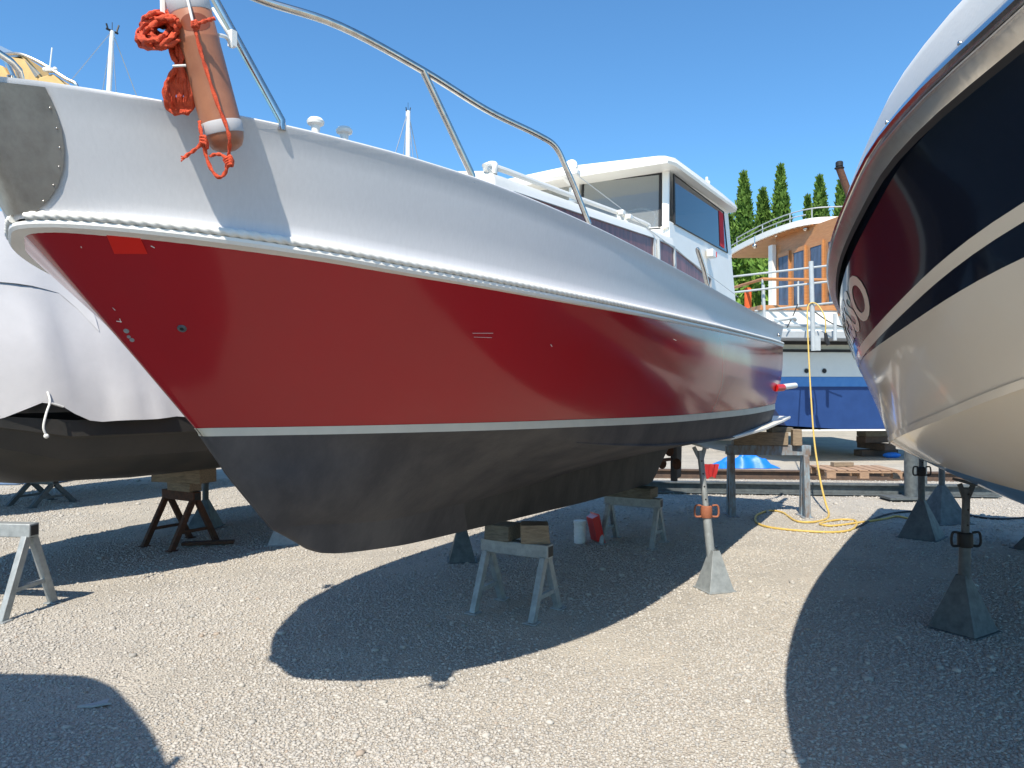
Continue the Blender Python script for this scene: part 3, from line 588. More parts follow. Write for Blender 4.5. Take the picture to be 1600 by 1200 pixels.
def jack(x, y, top, name='jack_stand', m_='galv', lean=(0, 0), base=.30, ph=.31, collar=.58, label='', group=None, cm='orange_rust', rz=.3, head=True):
    root = empty(name, (x, y, 0), 0, label, 'jack stand', group)
    m = MB(); b = base/2; rt = Matrix.Rotation(rz, 3, 'Z'); a = .03
    lo = [rt @ Vector((i*b, j*b, .012)) for i, j in ((-1, -1), (1, -1), (1, 1), (-1, 1))]; hi = [rt @ Vector((i*a, j*a, ph)) for i, j in ((-1, -1), (1, -1), (1, 1), (-1, 1))]
    m.add(lo+hi, [(i, (i+1) % 4, (i+1) % 4+4, i+4) for i in range(4)])
    m.box((0, 0, .006), (base*1.12, base*1.12, .011), rt); m.build('base_cone', m_, root, smooth=0, bevel=.003)
    lx, ly = lean; at = lambda z: Vector((lx*z/top, ly*z/top, z))
    m = MB(); m.tube([at(ph-.06), at(collar)], .034, 14); m.build('outer_tube', m_, root)
    m = MB(); m.tube([at(collar-.02), at(top-.05)], .024, 12); it = m.build('inner_tube', m_, root)
    for k in range(4):
        z = collar+.10+k*.10
        if z < top-.08: m = MB(); m.tube([at(z)+Vector((0, -.026, 0)), at(z)+Vector((0, .026, 0))], .007, 8); m.build('pin_hole', 'black', it)

    m = MB(); c = at(collar); m.lathe([(.044, -.045), (.046, -.04), (.046, .04), (.044, .045), (.03, .05)], c, 14)
    co = m.build('collar', cm, root)
    for sd in (1, -1):
        m = MB(); m.tube(smooth_path([c+Vector((sd*.044, -.01, -.035)), c+Vector((sd*.085, -.01, -.035)), c+Vector((sd*.095, -.01, .0)), c+Vector((sd*.085, -.01, .05)), c+Vector((sd*.044, -.01, .05))]), .008, 8); m.build('handle', cm, co)
    if head:
        m = MB(); t = at(top); m.box(t+Vector((0, 0, -.01)), (.13, .10, .016), Matrix.Rotation(.28, 3, 'Y')); m.bar(at(top-.14), t+Vector((.045, 0, -.02)), .03, .012, (0, 1, 0)); m.bar(at(top-.14), t+Vector((-.045, 0, -.02)), .03, .012, (0, 1, 0)); m.build('head_plate', m_, root)
    return root
jack(1.585, 5.78, 1.13, lean=(-.09, .10), collar=.60, base=.215, label='pale galvanised jack stand with orange collar propping the near side of the red boat')
jack(-.46, 6.78, 1.15, lean=(.05, -.05), m_='galv_dark', base=.24, label='dark jack stand behind the forward trestle of the red boat', rz=.1, ph=.34)
jack(-2.33, 7.55, 1.15, lean=(.1, .0), m_='galv', label='pale jack stand base peeping out left of the red boat forefoot', rz=.2)
jack(-3.50, 8.42, .95, m_='galv_dark', label='grey jack stand behind the rusty trestle', rz=.0, ph=.32)
jack(2.93, 4.80, .97, lean=(.03, .0), m_='galv_dark', base=.29, ph=.36, collar=.585, label='large grey jack stand with black handled collar in the shade at the right', cm='black', rz=.55)
jack(4.36, 7.85, 1.02, m_='galv_dark', base=.36, ph=.40, collar=.70, label='grey jack stand with a sunlit base plate right of the yellow hose', cm='black', rz=.8)
jack(5.12, 8.78, 1.05, m_='galv_dark', base=.42, ph=.44, collar=.86, label='grey jack stand just beyond the hose coil under the cream and navy boat', cm='galv', rz=.2)
jack(5.22, 7.2, .85, m_='galv_dark', base=.4, ph=.3, collar=.6, label='grey jack stand at the far right edge under the blue antifouling', cm='black', rz=.4)
def post(x, y, h, label):
    root = empty('prop_post', (x, y, 0), 0, label, 'post'); m = MB(); m.tube([(0, 0, .03), (0, 0, h)], .085, 16); m.build('tube', 'galv_dark', root)
    m = MB(); m.box((0, 0, .045), (.75, .34, .03)); m.prism([(-.36, -.16, 0), (.36, -.16, 0), (.3, .0, .03), (-.3, 0, .03)], (0, .3, 0)); m.build('foot_plate', 'galv_dark', root)
post(5.68, 10.5, 1.35, 'thick round steel prop post behind the bow tip of the cream and navy boat')
post(6.1, 11.0, 1.3, 'second, partly hidden steel prop post behind the thick round one')

# ------------------------------------------------------------------ cream and navy motorboat at the right
A2 = Vector((.5, .866, 0)).normalized(); N2 = Vector((A2.y, -A2.x, 0)); CL = 1.1
def W2(s, l, z): return A2*s+N2*l+Vector((0, 0, z))
RAIL = [(.36, 1.1, 2.14), (.385, .95, 2.14), (.47, .75, 2.135), (.63, .56, 2.125), (.83, .39, 2.115), (1.06, .245, 2.10), (1.29, .125, 2.085), (1.6, -.025, 2.065), (1.94, -.13, 2.04), (2.74, -.285, 1.995), (3.8, -.39, 1.97), (5.1, -.425, 1.955), (6.8, -.38, 1.95), (8.2, -.31, 1.95), (9.3, -.25, 1.95)]
CHN = [(.80, 1.09, 1.86), (.86, .92, 1.82), (1.0, .74, 1.77), (1.2, .56, 1.71), (1.6, .33, 1.625), (2.0, .17, 1.56), (2.6, .02, 1.47), (3.5, -.14, 1.36), (5.0, -.245, 1.235), (7.0, -.26, 1.13), (9.3, -.18, 1.06)]
KL2 = [(.82, 1.09, 1.80), (1.0, 1.08, 1.60), (1.4, 1.08, 1.36), (2.0, 1.08, 1.13), (2.6, 1.08, .99), (3.5, 1.08, .86), (5.0, 1.08, .74), (7.0, 1.08, .68), (9.3, 1.08, .66)]
U2 = [(i/80)**1.35 for i in range(81)]
RR2, CC2, KK2 = [resample(t, U2) for t in (RAIL, CHN, KL2)]
def side_pt(u, t):
    i = min(max(u, 0), .9999)
    x = i**(1/1.35)*80; k = int(x); fr = x-k
    r = RR2[k].lerp(RR2[min(k+1, 80)], fr); c = CC2[k].lerp(CC2[min(k+1, 80)], fr); p = r.lerp(c, t)
    g = min(1, max(0, (i-.15)/.33)); g = g*g*(3-2*g); p.y += (.022-.060*g)*9.5*t*(1-t)**3*min(1, i*8)   # hollow flare forward, full sections aft
    return p
def side_n(u, t):
    a = side_pt(u+.004, t)-side_pt(u-.004, t); b = side_pt(u, t+.02)-side_pt(u, t-.02); n = a.cross(b); n.normalize()
    return n if n.y < 0 else -n
def right_boat():
    root = empty('motorboat', W2(5, CL, 0), 0, 'cream and navy motorboat with steel rub rail, its flared side filling the right edge', 'boat'); o = root.location
    def bothsides(m, rows):
        m.grid([[W2(*p)-o for p in r] for r in rows]); m.grid([[W2(p[0], 2*CL-p[1], p[2])-o for p in r] for r in rows], flip=True)
    tb = lambda u: float(np.interp(u, [0, .12, .2, .28, .45, .6, 1], [.56, .555, .535, .50, .42, .38, .34]))
    ts = lambda u: float(np.interp(u, [0, .12, .2, .3, .42, 1], [.34, .36, .395, .41, .40, .33]))
    def strip(t0, t1, n, d=0.):
        rows = []
        for j in range(n+1):
            row = []
            for u in U2:
                t = t0(u)+(t1(u)-t0(u))*j/n; p = side_pt(u, t)
                if d: p = p+side_n(u, t)*d
                row.append(p)
            rows.append(row)
        return rows
    m = MB(); bothsides(m, strip(lambda u: 0, tb, 10)); m.build('navy_side', 'navy', root, smooth=60)
    m = MB(); bothsides(m, strip(tb, lambda u: 1, 10)); m.build('cream_side', 'cream', root, smooth=60)
    m = MB(); bothsides(m, strip(ts, lambda u: ts(u)+.055, 2, .0015)); m.build('cream_stripe', 'cream', root, smooth=60)
    m = MB(); bothsides(m, strip(lambda u: .962, lambda u: 1.0, 2, .007)); m.build('chine_moulding', 'cream', root, smooth=60)
    def botrow(t):
        return [Vector((c.x+(k.x-c.x)*t, c.y+(k.y-c.y)*t, c.z+(k.z-c.z)*t-.062*4*t*(1-t)*min(1, U2[i]*6))) for i, (c, k) in enumerate(zip(CC2, KK2))]
    zb = .985
    m = MB(); bothsides(m, [botrow(t) for t in (0, .1, .2, .3, .4, .5, .6, .7, .8, .9, 1)]); 
    bot = m.build('bottom', 'cream', root, smooth=60)
    # antifouling painted below the waterline: a procedural colour split by height
    mm = M['cream'].copy(); mm.name = 'cream_over_blue'; nn, l = mm.node_tree.nodes, mm.node_tree.links; b = nn['Principled BSDF']
    g = nn.new('ShaderNodeNewGeometry'); sp = nn.new('ShaderNodeSeparateXYZ'); l.new(g.outputs['Position'], sp.inputs[0])
    lt = nn.new('ShaderNodeMath'); lt.operation = 'LESS_THAN'; lt.inputs[1].default_value = 1.20; l.new(sp.outputs[2], lt.inputs[0])
    mx = nn.new('ShaderNodeMix'); mx.data_type = 'RGBA'; old = b.inputs['Base Color'].links[0].from_socket
    l.new(lt.outputs[0], mx.inputs['Factor']); l.new(old, mx.inputs['A']); mx.inputs['B'].default_value = (.035, .13, .27, 1); l.new(mx.outputs['Result'], b.inputs['Base Color'])
    mr = nn.new('ShaderNodeMath'); mr.operation = 'MULTIPLY_ADD'; mr.inputs[1].default_value = .45; mr.inputs[2].default_value = .2; l.new(lt.outputs[0], mr.inputs[0]); l.new(mr.outputs[0], b.inputs['Roughness'])
    bot.data.materials[0] = mm
    m = MB(); last = [side_pt(.9999, t) for t in (0, .3, .6, 1)]+[botrow(t)[-1] for t in (.5, 1)]
    m.add([W2(*p)-o for p in last]+[W2(p[0], 2*CL-p[1], p[2])-o for p in last[::-1]], [tuple(range(12))]); m.build('transom', 'cream', root)
    # rub rail: two stacked half rounds of stainless steel on a dark backing
    def ext(prof, name, m_, r0=0, smooth=60):
        rows = []
        for d, h in prof:
            row = []
            for i, p in enumerate(RR2):
                q = RR2[min(i+1, 80)]; pr = RR2[max(i-1, 0)]; t = (q-pr); nn = Vector((t.y, -t.x, 0)).normalized()
                if nn.y > 0: nn = -nn
                if i == 0: nn = Vector((-1, 0, 0))
                row.append(Vector((p.x+nn.x*d, min(p.y+nn.y*d, CL), p.z+h)))
            rows.append(row)
        m = MB(); bothsides(m, rows); return m.build(name, m_, root, smooth=smooth)
    ext([(.002, -.024), (.008, -.024), (.031, -.007), (.036, .0), (.033, .006), (.028, .008)], 'lower_rail', 'brushed', smooth=25)
    ext([(.030, .010), (.037, .012), (.041, .018), (.038, .026), (.016, .056), (.004, .058)], 'rub_rail', 'polished', smooth=25)
    ext([(.001, -.033), (.030, .002), (.030, .016), (.003, .05)], 'rail_backing', 'black', smooth=0)
    ext([(0, .055), (.008, .062), (.004, .12), (-.01, .150), (-.035, .165), (-.08, .17), (-.30, .185)], 'gunwale', 'white', smooth=40)
    m = MB(); dk = [Vector((p.x, p.y+.12, p.z+.18)) for p in RR2]; m.grid([[W2(p.x, min(p.y, CL), p.z)-o for p in dk], [W2(p.x, CL, p.z+.06)-o for p in dk], [W2(p.x, max(2*CL-p.y, CL), p.z)-o for p in dk]]); m.build('deck', 'white', root)
    for i in range(6, 60, 3):
        p = RR2[i]; m = MB(); m.sphere(W2(p.x, p.y-.022, p.z+.050)-o, .0045, 8, 5); m.build('rail_screw', 'steel', root)
    # raised letters on the flare, running aft from the bow
    cu = bpy.data.curves.new('lettering', 'FONT'); cu.body = 'ESPRESSO'; cu.size = 1; cu.offset = .028; cu.resolution_u = 4
    tmp = bpy.data.objects.new('tmp', cu); C.objects.link(tmp); dg = bpy.context.evaluated_depsgraph_get(); me = bpy.data.meshes.new_from_object(tmp.evaluated_get(dg)); bpy.data.objects.remove(tmp)
    bm = bmesh.new(); bm.from_mesh(me)
    for x in [.1*k for k in range(-5, 70)]: bmesh.ops.bisect_plane(bm, geom=bm.verts[:]+bm.edges[:]+bm.faces[:], plane_co=(x, 0, 0), plane_no=(1, 0, 0))
    X = [v.co.x for v in bm.verts]; x0, x1 = min(X), max(X)
    for v in bm.verts:
        u = .475-(v.co.x-x0)/(x1-x0)*.195; t = .335-v.co.y*.30
        v.co = W2(*(side_pt(u, t)+side_n(u, t)*.002))-o
    bm.to_mesh(me); bm.free(); me.materials.append(M['cream']); ob = bpy.data.objects.new('lettering', me); C.objects.link(ob); ob.parent = root
    # low cabin and windscreen aft of the foredeck (beyond the frame)
    m = MB(); rows = []
    for s, h, w in ((2.4, .20, .35), (3.2, .42, .62), (4.4, .55, .78), (5.2, .58, .8)):
        rows.append([W2(s, CL-w-.12, 2.2)-o, W2(s, CL-w, 2.2+h*.8)-o, W2(s, CL-w*.5, 2.2+h)-o, W2(s, CL+w*.5, 2.2+h)-o, W2(s, CL+w, 2.2+h*.8)-o, W2(s, CL+w+.12, 2.2)-o])
    m.grid(rows); m.build('cuddy', 'white', root)
right_boat()

# ------------------------------------------------------------------ generic neighbouring hulls
def lofted(m, secs, closed_stern=True):
    m.grid(secs)
    if closed_stern: m.add(secs[-1], [tuple(range(len(secs[-1])))])
def covered_boat():
    a = Vector((.47, .883, 0)).normalized(); c0 = Vector((-3.32, 7.4, 0)); rz = math.atan2(a.y, a.x)
    root = empty('covered_boat', c0, rz, 'black bottomed boat wrapped in a white fabric cover, left behind the red boat', 'boat')
    # local x aft, y port(away), near side negative y
    st = [(-3.15, .02), (-2.9, .32), (-2.4, .70), (-1.7, 1.0), (-.8, 1.18), (.4, 1.25), (1.8, 1.22), (3.2, 1.12)]
    secs = []; cov = []
    for s, b in st:
        kz = .78+max(0, (-s-1.6))*.42
        prof = [(b, 1.34), (b*.995, 1.22), (b*.97, 1.205), (b*.90, 1.04), (b*.88, 1.03), (b*.62, .86), (b*.3, .79), (0, .77)]
        prof = [(y, max(z, min(1.42, kz+(z-.77)*.6)) if kz > .79 else z) for y, z in prof]
        secs.append([Vector((s-.25*(z-.8)*(1 if s < -2 else 0), -y, z)) for y, z in prof]+[Vector((s-.25*(z-.8)*(1 if s < -2 else 0), y, z)) for y, z in prof[::-1]][1:])
    m = MB(); lofted(m, secs); m.build('hull', 'dark_black', root, smooth=28)
    rg = random.Random(2); rows = []; N = 70
    for i in range(N+1):
        s = -3.45+6.75*i/N; b = itp(st, max(s, -3.1))+.05; row = []
        hem = 1.32+.012*math.sin(s*5)+.008*math.sin(s*13+1)+(.16*math.exp(-((s+1.88)/.22)**2))+.05*math.exp(-((s+.2)/.2)**2)
        for side in (-1, 1):
            seq = []
            for j in range(17):
                t = j/16; y = b*(1-t)**.55 if t > .45 else b*((1-.45)**.55+(1-(1-.45)**.55)*(1-t/.45)**.7)
                z = hem+(3.0-hem)*(t**.92)-.25*max(0, -s-2)**1.3*t
                fold = .8*(.028*math.sin(s*9+2.5*t)*(1-t)+.02*math.sin(s*21-4*t+side)*(1-t)**2+.035*math.exp(-((s+1.88)/.5)**2)*math.sin(22*(s+1.88)*(1.2-t))*(1-t)+.02*math.sin(7*t+s*3)+.012*math.sin(s*34+9*t)*math.sin(s*5+3*t))
                seq.append(Vector((s, side*(y+fold*(.2+.8*(y/b))), z+.015*math.sin(s*4+j))))
            row += seq if side < 0 else seq[::-1][1:]
        rows.append(row)
    m = MB(); m.grid(rows); m.build('cover', 'cover', root, smooth=70)
    m = MB(); fl = []
    for row in rows:
        if row[0].x > -1.38: break
        near = row[:17]; zh = 2.30-.05*math.sin(row[0].x*4)-(.42*math.exp(-((row[0].x+1.46)/.05)**2)); zs = [p.z for p in near]
        line = []
        for j in range(10):
            z = zh+(zs[-1]-.02-zh)*j/9; y = float(np.interp(z, zs, [p.y for p in near])); line.append(Vector((row[0].x, y-.010-.008*math.sin(j*1.3+row[0].x*9)*(j < 5), z)))
        fl.append(line)
    m.grid(fl); m.build('cover_flap', 'cover', root, smooth=70)
    # tie hanging from the hem
    m = MB(); y = -itp(st, -1.88)-.09; m.tube(smooth_path([(-1.88, y+.02, 1.55), (-1.88, y-.01, 1.48), (-1.91, y-.02, 1.40), (-1.93, y-.02, 1.30), (-1.91, y-.02, 1.24)]), .008, 7); m.tube([(-1.88, y-.01, 1.47), (-1.79, y-.02, 1.44)], .008, 7); m.sphere((-1.91, y-.02, 1.235), .018, 8, 6); m.build('tie_cord', 'rope_white', root)
covered_boat()

def cruiser_behind():
    a = Vector((.47, .883, 0)).normalized(); c0 = Vector((-6.55, 10.2, 0)); rz = math.atan2(a.y, a.x)
    root = empty('flybridge_boat', c0, rz, 'boat with yellow canvas panels and curved steel hoop above the red boat bow, far left', 'boat')
    st = [(-3.0, .02), (-2.4, .55), (-1.5, 1.0), (0, 1.2), (2, 1.2), (3.4, 1.05)]
    secs = []
    for s, b in st:
        prof = [(b, 2.2), (b*.98, 1.5), (b*.92, 1.1), (b*.6, .75), (.08, .45), (0, .42)]
        secs.append([Vector((s-.3*(z-1)*(s < -2), -y, z)) for y, z in prof]+[Vector((s-.3*(z-1)*(s < -2), y, z)) for y, z in prof[::-1]][1:])
    m = MB(); lofted(m, secs); m.build('hull', 'dark_black', root)
    m = MB(); m.grid([[Vector((s, -b, 2.2)), Vector((s, b, 2.2))] for s, b in st]); m.build('deck', 'white', root)
    m = MB(); m.box((.2, 0, 2.85), (2.6, 1.7, 1.3), None, .9); m.build('cabin', 'white', root, bevel=.06)
    inv = (Matrix.Translation(c0) @ Matrix.Rotation(rz, 4, 'Z')).inverted(); D = 9.4
    Q = lambda px, py, d=D: inv @ point_at(px, py, d)
    for lab, poly in (('canvas_panel', [(4, 86), (32, 83), (55, 121), (66, 150), (25, 150), (12, 118)]), ('canvas_panel', [(55, 119), (78, 112), (98, 130), (105, 150), (60, 150)]), ('canvas_panel', [(-30, 92), (0, 100), (18, 128), (22, 150), (-30, 150)])):
        m = MB(); P = [Q(*p) for p in poly]; back = (inv.to_3x3() @ Vector((.1, .35, -.05))); m.prism(P, back); m.build(lab, 'yellowcover', root, smooth=0, bevel=.02)
    m = MB(); m.tube(smooth_path([Q(-40, 80), Q(0, 82), (Q(26, 82)), Q(50, 91), Q(75, 105), Q(100, 121), Q(116, 130), Q(122, 150)]), .022, 8); m.tube([Q(2, 84), Q(22, 125), Q(30, 150)], .035, 8); m.build('steel_hoop', 'steel', root)
    m = MB(); m.tube([Q(74, 110), Q(74, 104)], .045, 10); m.tube([Q(74.5, 105), Q(78, 72)], .008, 6); m.sphere(Q(67, 106.5), .03, 8, 6); m.sphere(Q(83, 106), .03, 8, 6); m.build('antenna', 'white', root)
    m = MB(); m.add([Q(-5, 68), Q(24, 82), Q(60, 112), Q(52, 119), Q(34, 90), Q(-5, 84)], [(0, 1, 4, 5), (1, 2, 3, 4)]); m.build('screen_pane', 'glass', root, smooth=0)
cruiser_behind()

def sailing_boat(px, top, D, label, tilt=0.):
    x = (px-800)/F*D; zt = EYE-(top-YH)/F*D
    root = empty('sailing_boat', (x, D, 0), R(60), label, 'sailboat', 'sailing boats standing behind the red boat')
    st = [(-4.5, .02), (-3.4, .7), (-1.8, 1.25), (0, 1.5), (2, 1.4), (4, 1.0)]; secs = []
    for s, b in st:
        prof = [(b, 2.3), (b*.97, 1.8), (b*.8, 1.3), (b*.4, 1.0), (.06, .9), (0, .9)]
        secs.append([Vector((s, -y, z)) for y, z in prof]+[Vector((s, y, z)) for y, z in prof[::-1]][1:])
    m = MB(); lofted(m, secs); m.grid([[Vector((s, -b, 2.3)), Vector((s, b, 2.3))] for s, b in st]); m.build('hull', 'white', root)
    m = MB(); m.prism([(-.8, -.06, .25), (.8, -.06, .25), (1.2, -.06, 1.0), (-1.2, -.06, 1.0)], (0, .12, 0)); m.build('keel', 'dark_black', root)
    r = .0042*D
    m = MB(); m.tube([(0, 0, 2.2), (tilt*.5, -tilt*.9, zt)], [r, r*.75], 10); mt = m.build('mast', 'mast', root)
    m = MB(); h = Vector((tilt*.5, -tilt*.9, zt)); m.tube([h-Vector((.14, 0, 0)), h+Vector((.14, 0, 0))], .025, 6); m.tube([h, h+Vector((0, 0, .012*D))], .008, 5); m.tube([h+Vector((.1, 0, 0)), h+Vector((.16, 0, .2))], .02, 5); m.tube([h-Vector((.1, 0, 0)), h+Vector((-.14, 0, .12))], .02, 5); m.build('masthead', 'black', mt)
    m = MB()
    for sd in (1, -1): m.bar((0, 0, zt*.62), (0, sd*.9, zt*.63), .04, .06)
    m.build('spreaders', 'mast', mt)
    m = MB()
    for p in ((-4.4, 0, 2.4), (4, 0, 2.4), (0, 1.45, 2.35), (0, -1.45, 2.35)): m.tube([h, p], .0011*D*.55, 5)
    m.build('stays', 'wire', mt)
sailing_boat(148, 46, 17, 'sailing boat whose thick white mast rises left of the orange fender', .35)
sailing_boat(637, 172, 30, 'sailing boat whose thin distant mast shows above the middle of the red boat')

# unseen boat added left of the lens, its outline shaped to cast the gravel shadow
def neighbour():
    o = Vector((-3.3, -1, 0)); root = empty('unseen_boat', o, 0, 'unseen white boat left of the viewpoint, added to throw the lower left shadow', 'boat')
    pl = [(-5.0, -5), (-5.3, -1), (-5.0, 1.1), (-4.4, 1.85), (-3.8, 2.08), (-3.0, 2.09), (-2.7, 1.97), (-2.48, 1.76), (-2.12, 1.33), (-1.9, .95), (-1.75, .3), (-1.7, -1.5), (-2.0, -5)]
    P = smooth_path([Vector((x+.03, y+.07, 0)) for x, y in pl], 4); c = Vector((-3.4, -1, 0)); rows = []
    for z, k in ((2.45, 1), (2.36, 1), (2.3, .985), (1.6, .95), (1.1, .86), (.85, .5), (.75, .1)): rows.append([Vector((c.x+(p.x-c.x)*k, c.y+(p.y-c.y)*k, z))-o for p in P])
    m = MB(); m.grid(rows, True); m.build('hull', 'white', root); m = MB(); m.add(rows[0], [tuple(range(len(P)))]); m.build('deck', 'greydeck', root, smooth=0)
    m = MB(); m.tube([Vector((-1.98, 1.06, 2.44))-o, Vector((-1.95, 1.06, 2.56))-o], .03, 8); m.tube([Vector((-1.95, 1.16, 2.56))-o, Vector((-1.95, .96, 2.56))-o], .02, 8); m.build('cleat', 'steel', root)
    m = MB(); m.box(Vector((-3.5, -2.6, 2.9))-o, (1.8, 3, .9), None, .85); m.build('cabin', 'white', root, bevel=.05)
neighbour()

# ------------------------------------------------------------------ trawler yacht behind
def trawler():
    o = Vector((7.6, 16, 0)); root = empty('trawler_yacht', o, R(5), 'blue bottomed trawler yacht with wooden deckhouse and curved roof behind the red boat', 'boat')
    # local: x to the right, y away
    def hullrows(zs, ws):
        rows = []
        for y, k in ((0, 1.), (3, 1.06), (7, .98), (9.5, .6), (11, .05)):
            rows.append([Vector((-w*k, y, z)) for z, w in zip(zs, ws)]+[Vector((w*k, y, z)) for z, w in zip(zs[::-1], ws[::-1])])
        return rows
    def hb(name, zs, ws, m_):
        m = MB(); r = hullrows(zs, ws); m.grid(r); m.add(r[0], [tuple(range(len(r[0])))]); return m.build(name, m_, root, smooth=30)
    hb('bottom', [1.66, 1.3, .82, .74], [2.09, 2.05, 1.7, .5], 'blue_hull'); hb('sunlit_band', [1.87, 1.662], [2.1, 2.092], 'sunlit_blue')  # upper band is sunlight painted in lighter blue
    hb('bottom_edge', [.735, .70], [1.72, 1.68], 'white')
    hb('transom', [1.875, 2.42], [2.1, 2.14], 'white')
    m = MB(); 
    for x in (-1.25, -.85): m.lathe([(.06, 0), (.05, -.02), (.045, -.022)], (x, -.005, 2.0), 14, Matrix.Rotation(R(90), 3, 'X')); m.lathe([(.001, .004), (.05, .004)], (x, -.005, 2.0), 14, Matrix.Rotation(R(90), 3, 'X'))
    m.build('exhaust_ports', 'black', root)
    hb('fender_strip', [2.425, 2.60], [2.17, 2.17], 'cream_stripe')
    m = MB(); m.box((0, -.02, 2.435), (4.36, .04, .06)); m.box((0, -.03, 2.60), (4.40, .04, .07)); m.build('rubber_strips', 'black', root)
    m = MB(); m.box((0, -.35, 2.72), (4.5, .9, .16)); m.build('stern_platform', 'greydeck', root, bevel=.02)
    hb('topsides', [2.64, 3.0, 3.32], [2.15, 2.2, 2.2], 'white')
    m = MB(); m.box((0, -.02, 2.98), (4.42, .05, .05)); m.build('shadow_line', 'greydeck', root)  # grey strip put in for the shadow line across the white
    m = MB(); m.box((0, .05, 3.36), (4.45, .16, .10)); m.bar((-2.2, 0, 3.36), (-2.3, 8, 3.5), .14, .1); m.build('cap_rail', 'teak', root)
    m = MB(); m.tube([(-2.2, .05, 3.98), (2.2, .05, 3.98)], .035, 8); m.tube([(-2.2, .05, 3.98), (-2.3, 6, 4.1)], .035, 8); q = m.build('hand_rail', 'teak', root)
    m = MB()
    for x in (-2.2, -1.4, -.5, .4): m.tube([(x, .05, 3.4), (x, .05, 3.98)], .022, 6)
    m.build('rail_posts', 'rail_white', q)
    # deckhouse with wooden doors on the side that shows
    inv = (Matrix.Translation(o) @ Matrix.Rotation(R(5), 4, 'Z')).inverted()
    Wp = lambda x, y, z: inv @ Vector((x, y, z))
    A_, B_ = Vector((6.55, 18.3)), Vector((7.10, 15.7)); d = (B_-A_); Ln = d.length; dn = d.normalized(); on = Vector((-dn.y*-1, dn.x*-1)); on = Vector((dn.y, -dn.x)); 
    if on.x > 0: on = -on
    def wp(t, z, off=0.): p = A_+d*t+on*off; return Wp(p.x, p.y, z)
    m = MB(); m.prism([wp(0, 3.2, -.02), wp(1, 3.2, -.02), wp(1, 5.35, -.02), wp(0, 5.35, -.02)], inv.to_3x3() @ Vector((2.0, .3, 0))); h = m.build('deckhouse', 'teak', root)
    m = MB(); m.prism([wp(-.05, 3.2, 0), wp(.02, 3.2, 0), wp(.02, 5.2, 0), wp(-.05, 5.2, 0)], inv.to_3x3() @ Vector((-.10, -.02, 0))); m.build('corner_panel', 'white', h)
    for t0, t1 in ((.06, .24), (.30, .48), (.55, .73), (.80, .96)):
        P = [wp(t0, 3.35, .03), wp(t1, 3.35, .03), wp(t1, 4.95, .03), wp(t0, 4.95, .03)]; f_ = MB(); c = sum(P, Vector())/4; ins = [p+(c-p)*.13 for p in P]
        f_.add(P+ins+[p-(inv.to_3x3() @ Vector((on.x, on.y, 0)))*.05 for p in P], [(i, (i+1) % 4, (i+1) % 4+4, i+4) for i in range(4)]+[(i, (i+1) % 4, (i+1) % 4+8, i+8) for i in range(4)]); dr = f_.build('door', 'teak', h, smooth=0)
        g = MB(); g.add([p-(inv.to_3x3() @ Vector((on.x, on.y, 0)))*.01 for p in ins], [(0, 1, 2, 3)]); g.build('pane', 'door_glass', dr, smooth=0)
    # roof: rounded planform, planked wooden soffit, white edge
    pl = [(6.10, 21.0), (6.08, 20.2), (6.16, 19.0), (6.30, 18.0), (6.50, 17.25), (6.72, 16.85), (7.0, 16.65), (7.6, 16.55), (9.6, 16.6), (9.8, 21)]
    pts = [Vector((x, y, 0)) for x, y in pl]; sm = smooth_path(pts[:8], 5)+pts[8:]
    zr = lambda p: 5.37
    m = MB(); m.prism([inv @ Vector((p.x, p.y, zr(p))) for p in sm], (0, 0, .14)); rf = m.build('roof', 'white', root)
    m = MB()
    for k in range(26):
        y = 16.8+k*.16; xl = itp(sorted([(p.y, p.x) for p in sm[:-2]]), y)+.06; m.box(inv @ Vector(((xl+9.5)/2, y, zr(Vector((0, y, 0)))-.012)), (9.5-xl, .148, .02), Matrix.Rotation(-R(5), 3, 'Z'))
    m.build('soffit_planks', 'teak', rf, smooth=0)
    for px, py in ((1180, 398), (1214, 380), (1260, 371)):
        D = 17.9 if px < 1250 else 17.0; p = inv @ point_at(px, py-14, D); m = MB(); m.tube([p+Vector((0, 0, .25)), p], .012, 6); m.sphere(p, .06, 10, 7); m.build('hanging_lamp', 'steel', rf)
    m = MB(); e = smooth_path([inv @ Vector((p.x+.03, p.y, zr(p)+.36)) for p in sm[6:-2]], 2); m.tube(e, .015, 8); e2 = smooth_path([inv @ Vector((p.x+.02, p.y, zr(p)+.24)) for p in sm[4:26]], 2); m.tube(e2, .014, 8); 
    for i in range(6, len(sm)-2, 7): p = sm[i]; q = inv @ Vector((p.x+.03, p.y, zr(p)+.12)); m.tube([q, q+Vector((0, 0, .24))], .013, 6)
    m.build('roof_rail', 'rail_white', rf)
    # funnel mast with lamp on the roof
    D = 17.5; P0, P1 = inv @ point_at(1327, 300, D), inv @ point_at(1313, 262, D); m = MB(); m.tube([P0-(P1-P0)*.9, P1], .085, 12); fm = m.build('funnel_mast', 'rust', rf)
    m = MB(); p = inv @ point_at(1313, 257, D); m.lathe([(.11, -.08), (.11, -.06), (.06, -.05), (.085, -.03), (.085, .07), (.06, .09), (.001, .10)], p, 14); m.build('mast_lamp', 'black', fm)
    # grey tubular railing on the stern platform
    D = 14.9; Q = lambda px, py, dd=D: inv @ point_at(px, py, dd); m = MB()
    m.tube([Q(1268, 408), Q(1271, 548)], .046, 10); m.box(Q(1277, 536), (.12, .05, .30)); m.tube([Q(1193, 445, 15.8), Q(1195, 505, 15.8)], .034, 8); m.tube([Q(1305, 490), Q(1305, 532)], .036, 8)
    pr = m.build('stern_railing', 'rail_white', root)
    m = MB()
